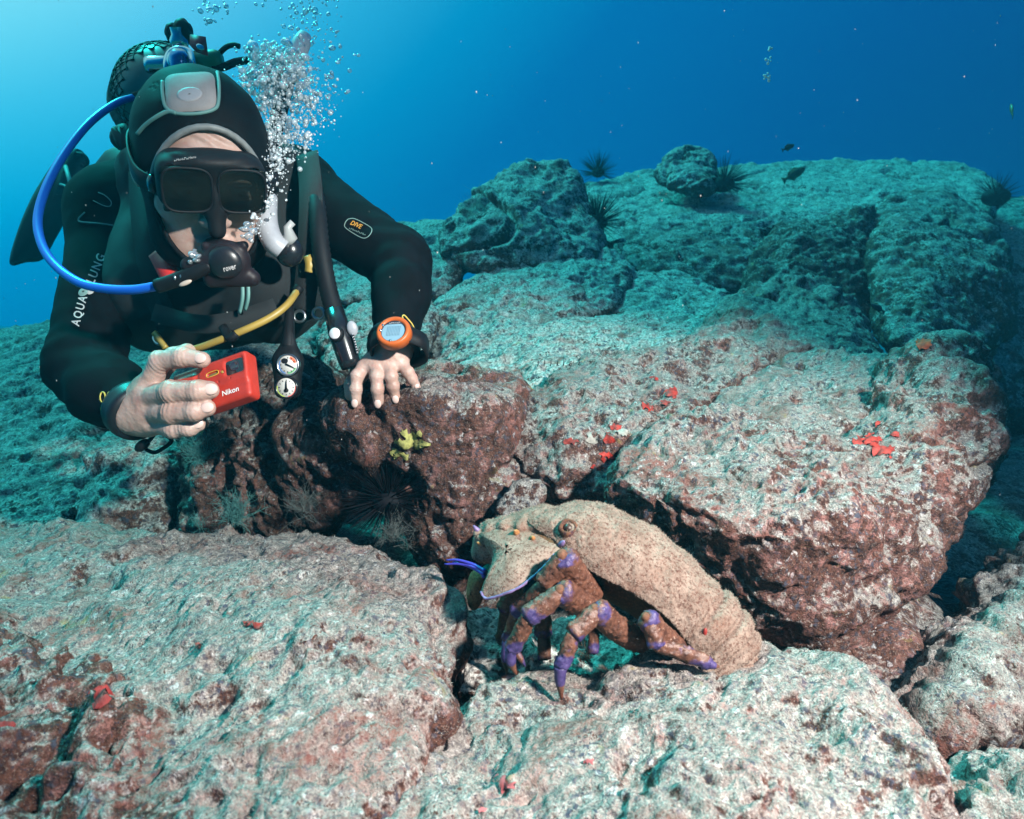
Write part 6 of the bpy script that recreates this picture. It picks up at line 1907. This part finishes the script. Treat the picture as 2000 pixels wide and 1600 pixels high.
froth(585, 195, 30, 32, .98, .03, 480, 1.7)
froth(560, 262, 28, 22, .95, .02, 480, 1.8)
froth(525, 265, 16, 26, .93, .02, 320, 1.8)
froth(532, 320, 13, 30, .91, .015, 360, 1.8)
froth(518, 385, 8, 28, .87, .012, 200, 1.6)
froth(500, 440, 7, 12, .83, .01, 70, 1.4)
froth(480, 150, 14, 22, .96, .02, 110, 2.2)
froth(600, 60, 30, 40, 1.0, .04, 130, 1.6)
V, F = merge(fro)
o_ = mesh_obj('bubble_froth', V, F, M_FROTH); tag(o_, 'white froth of exhaled air streaming up the right side of the diver\'s hood', 'bubble plume', kind='stuff')

# ------------------------------------------------------------------ drifting specks
gs = np.random.default_rng(44); sn_ = []
for k in range(1300):
    d = .50 + 2.8 * gs.random() ** 1.4
    px, py = gs.random() * 2300 - 150, gs.random() * 1750 - 100
    if py > 1000 and gs.random() < .6: continue
    r = (.00022 + .00055 * gs.random() ** 4) * (.5 + .5 * d)
    V, F = ball(A(px, py, d), (r, r * .8, r * (1 + 1.2 * gs.random())), None, 5, 4); sn_.append((V, F))
V, F = merge(sn_)
tag(mesh_obj('drifting_specks', V, F, simple('specks', (.28, .28, .27), rough=.9)), kind='stuff')
wh_ = []
for cx, cy, d, n in ((1497, 150, 1.3, 9), (1500, 118, 1.3, 5), (1504, 100, 1.3, 4)):
    for k in range(n):
        V, F = ball(A(cx + gs.normal() * 4, cy + gs.normal() * 4, d), (.0022 * gs.random() + .001,) * 3, None, 6, 5); wh_.append((V, F))
V, F = merge(wh_)
tag(mesh_obj('pale_flecks', V, F, simple('pale_flecks', (.8, .76, .74), rough=.9)), kind='stuff')
# ------------------------------------------------------------------ the water itself: even haze round camera and scene
def water_haze():
    lo, hi = np.array([-30.5, -30.0, -4.0]), np.array([31.5, 32.5, 1.6])
    V = np.array([[x, y, z] for x in (lo[0], hi[0]) for y in (lo[1], hi[1]) for z in (lo[2], hi[2])])
    F = np.array([[0, 1, 3, 2], [4, 6, 7, 5], [0, 4, 5, 1], [2, 3, 7, 6], [0, 2, 6, 4], [1, 5, 7, 3]])
    m = bpy.data.materials.new('sea_water_haze'); m.use_nodes = True
    t = m.node_tree; t.nodes.clear()
    out = t.nodes.new('ShaderNodeOutputMaterial')
    pv = t.nodes.new('ShaderNodeVolumePrincipled')
    pv.inputs['Color'].default_value = HAZE_COL
    pv.inputs['Absorption Color'].default_value = HAZE_ABS
    pv.inputs['Density'].default_value = HAZE_DENS
    pv.inputs['Anisotropy'].default_value = 0.35
    t.links.new(pv.outputs[0], out.inputs['Volume'])
    o = mesh_obj('haze', V, F, m, origin=(0, 0, 0), smooth_shade=False)
    tag(o, kind='stuff')
HAZE_COL = (0.006, 0.052, 0.075, 1)
HAZE_ABS = (0.0, 0.80, 0.92, 1)
HAZE_DENS = 0.26
water_haze()
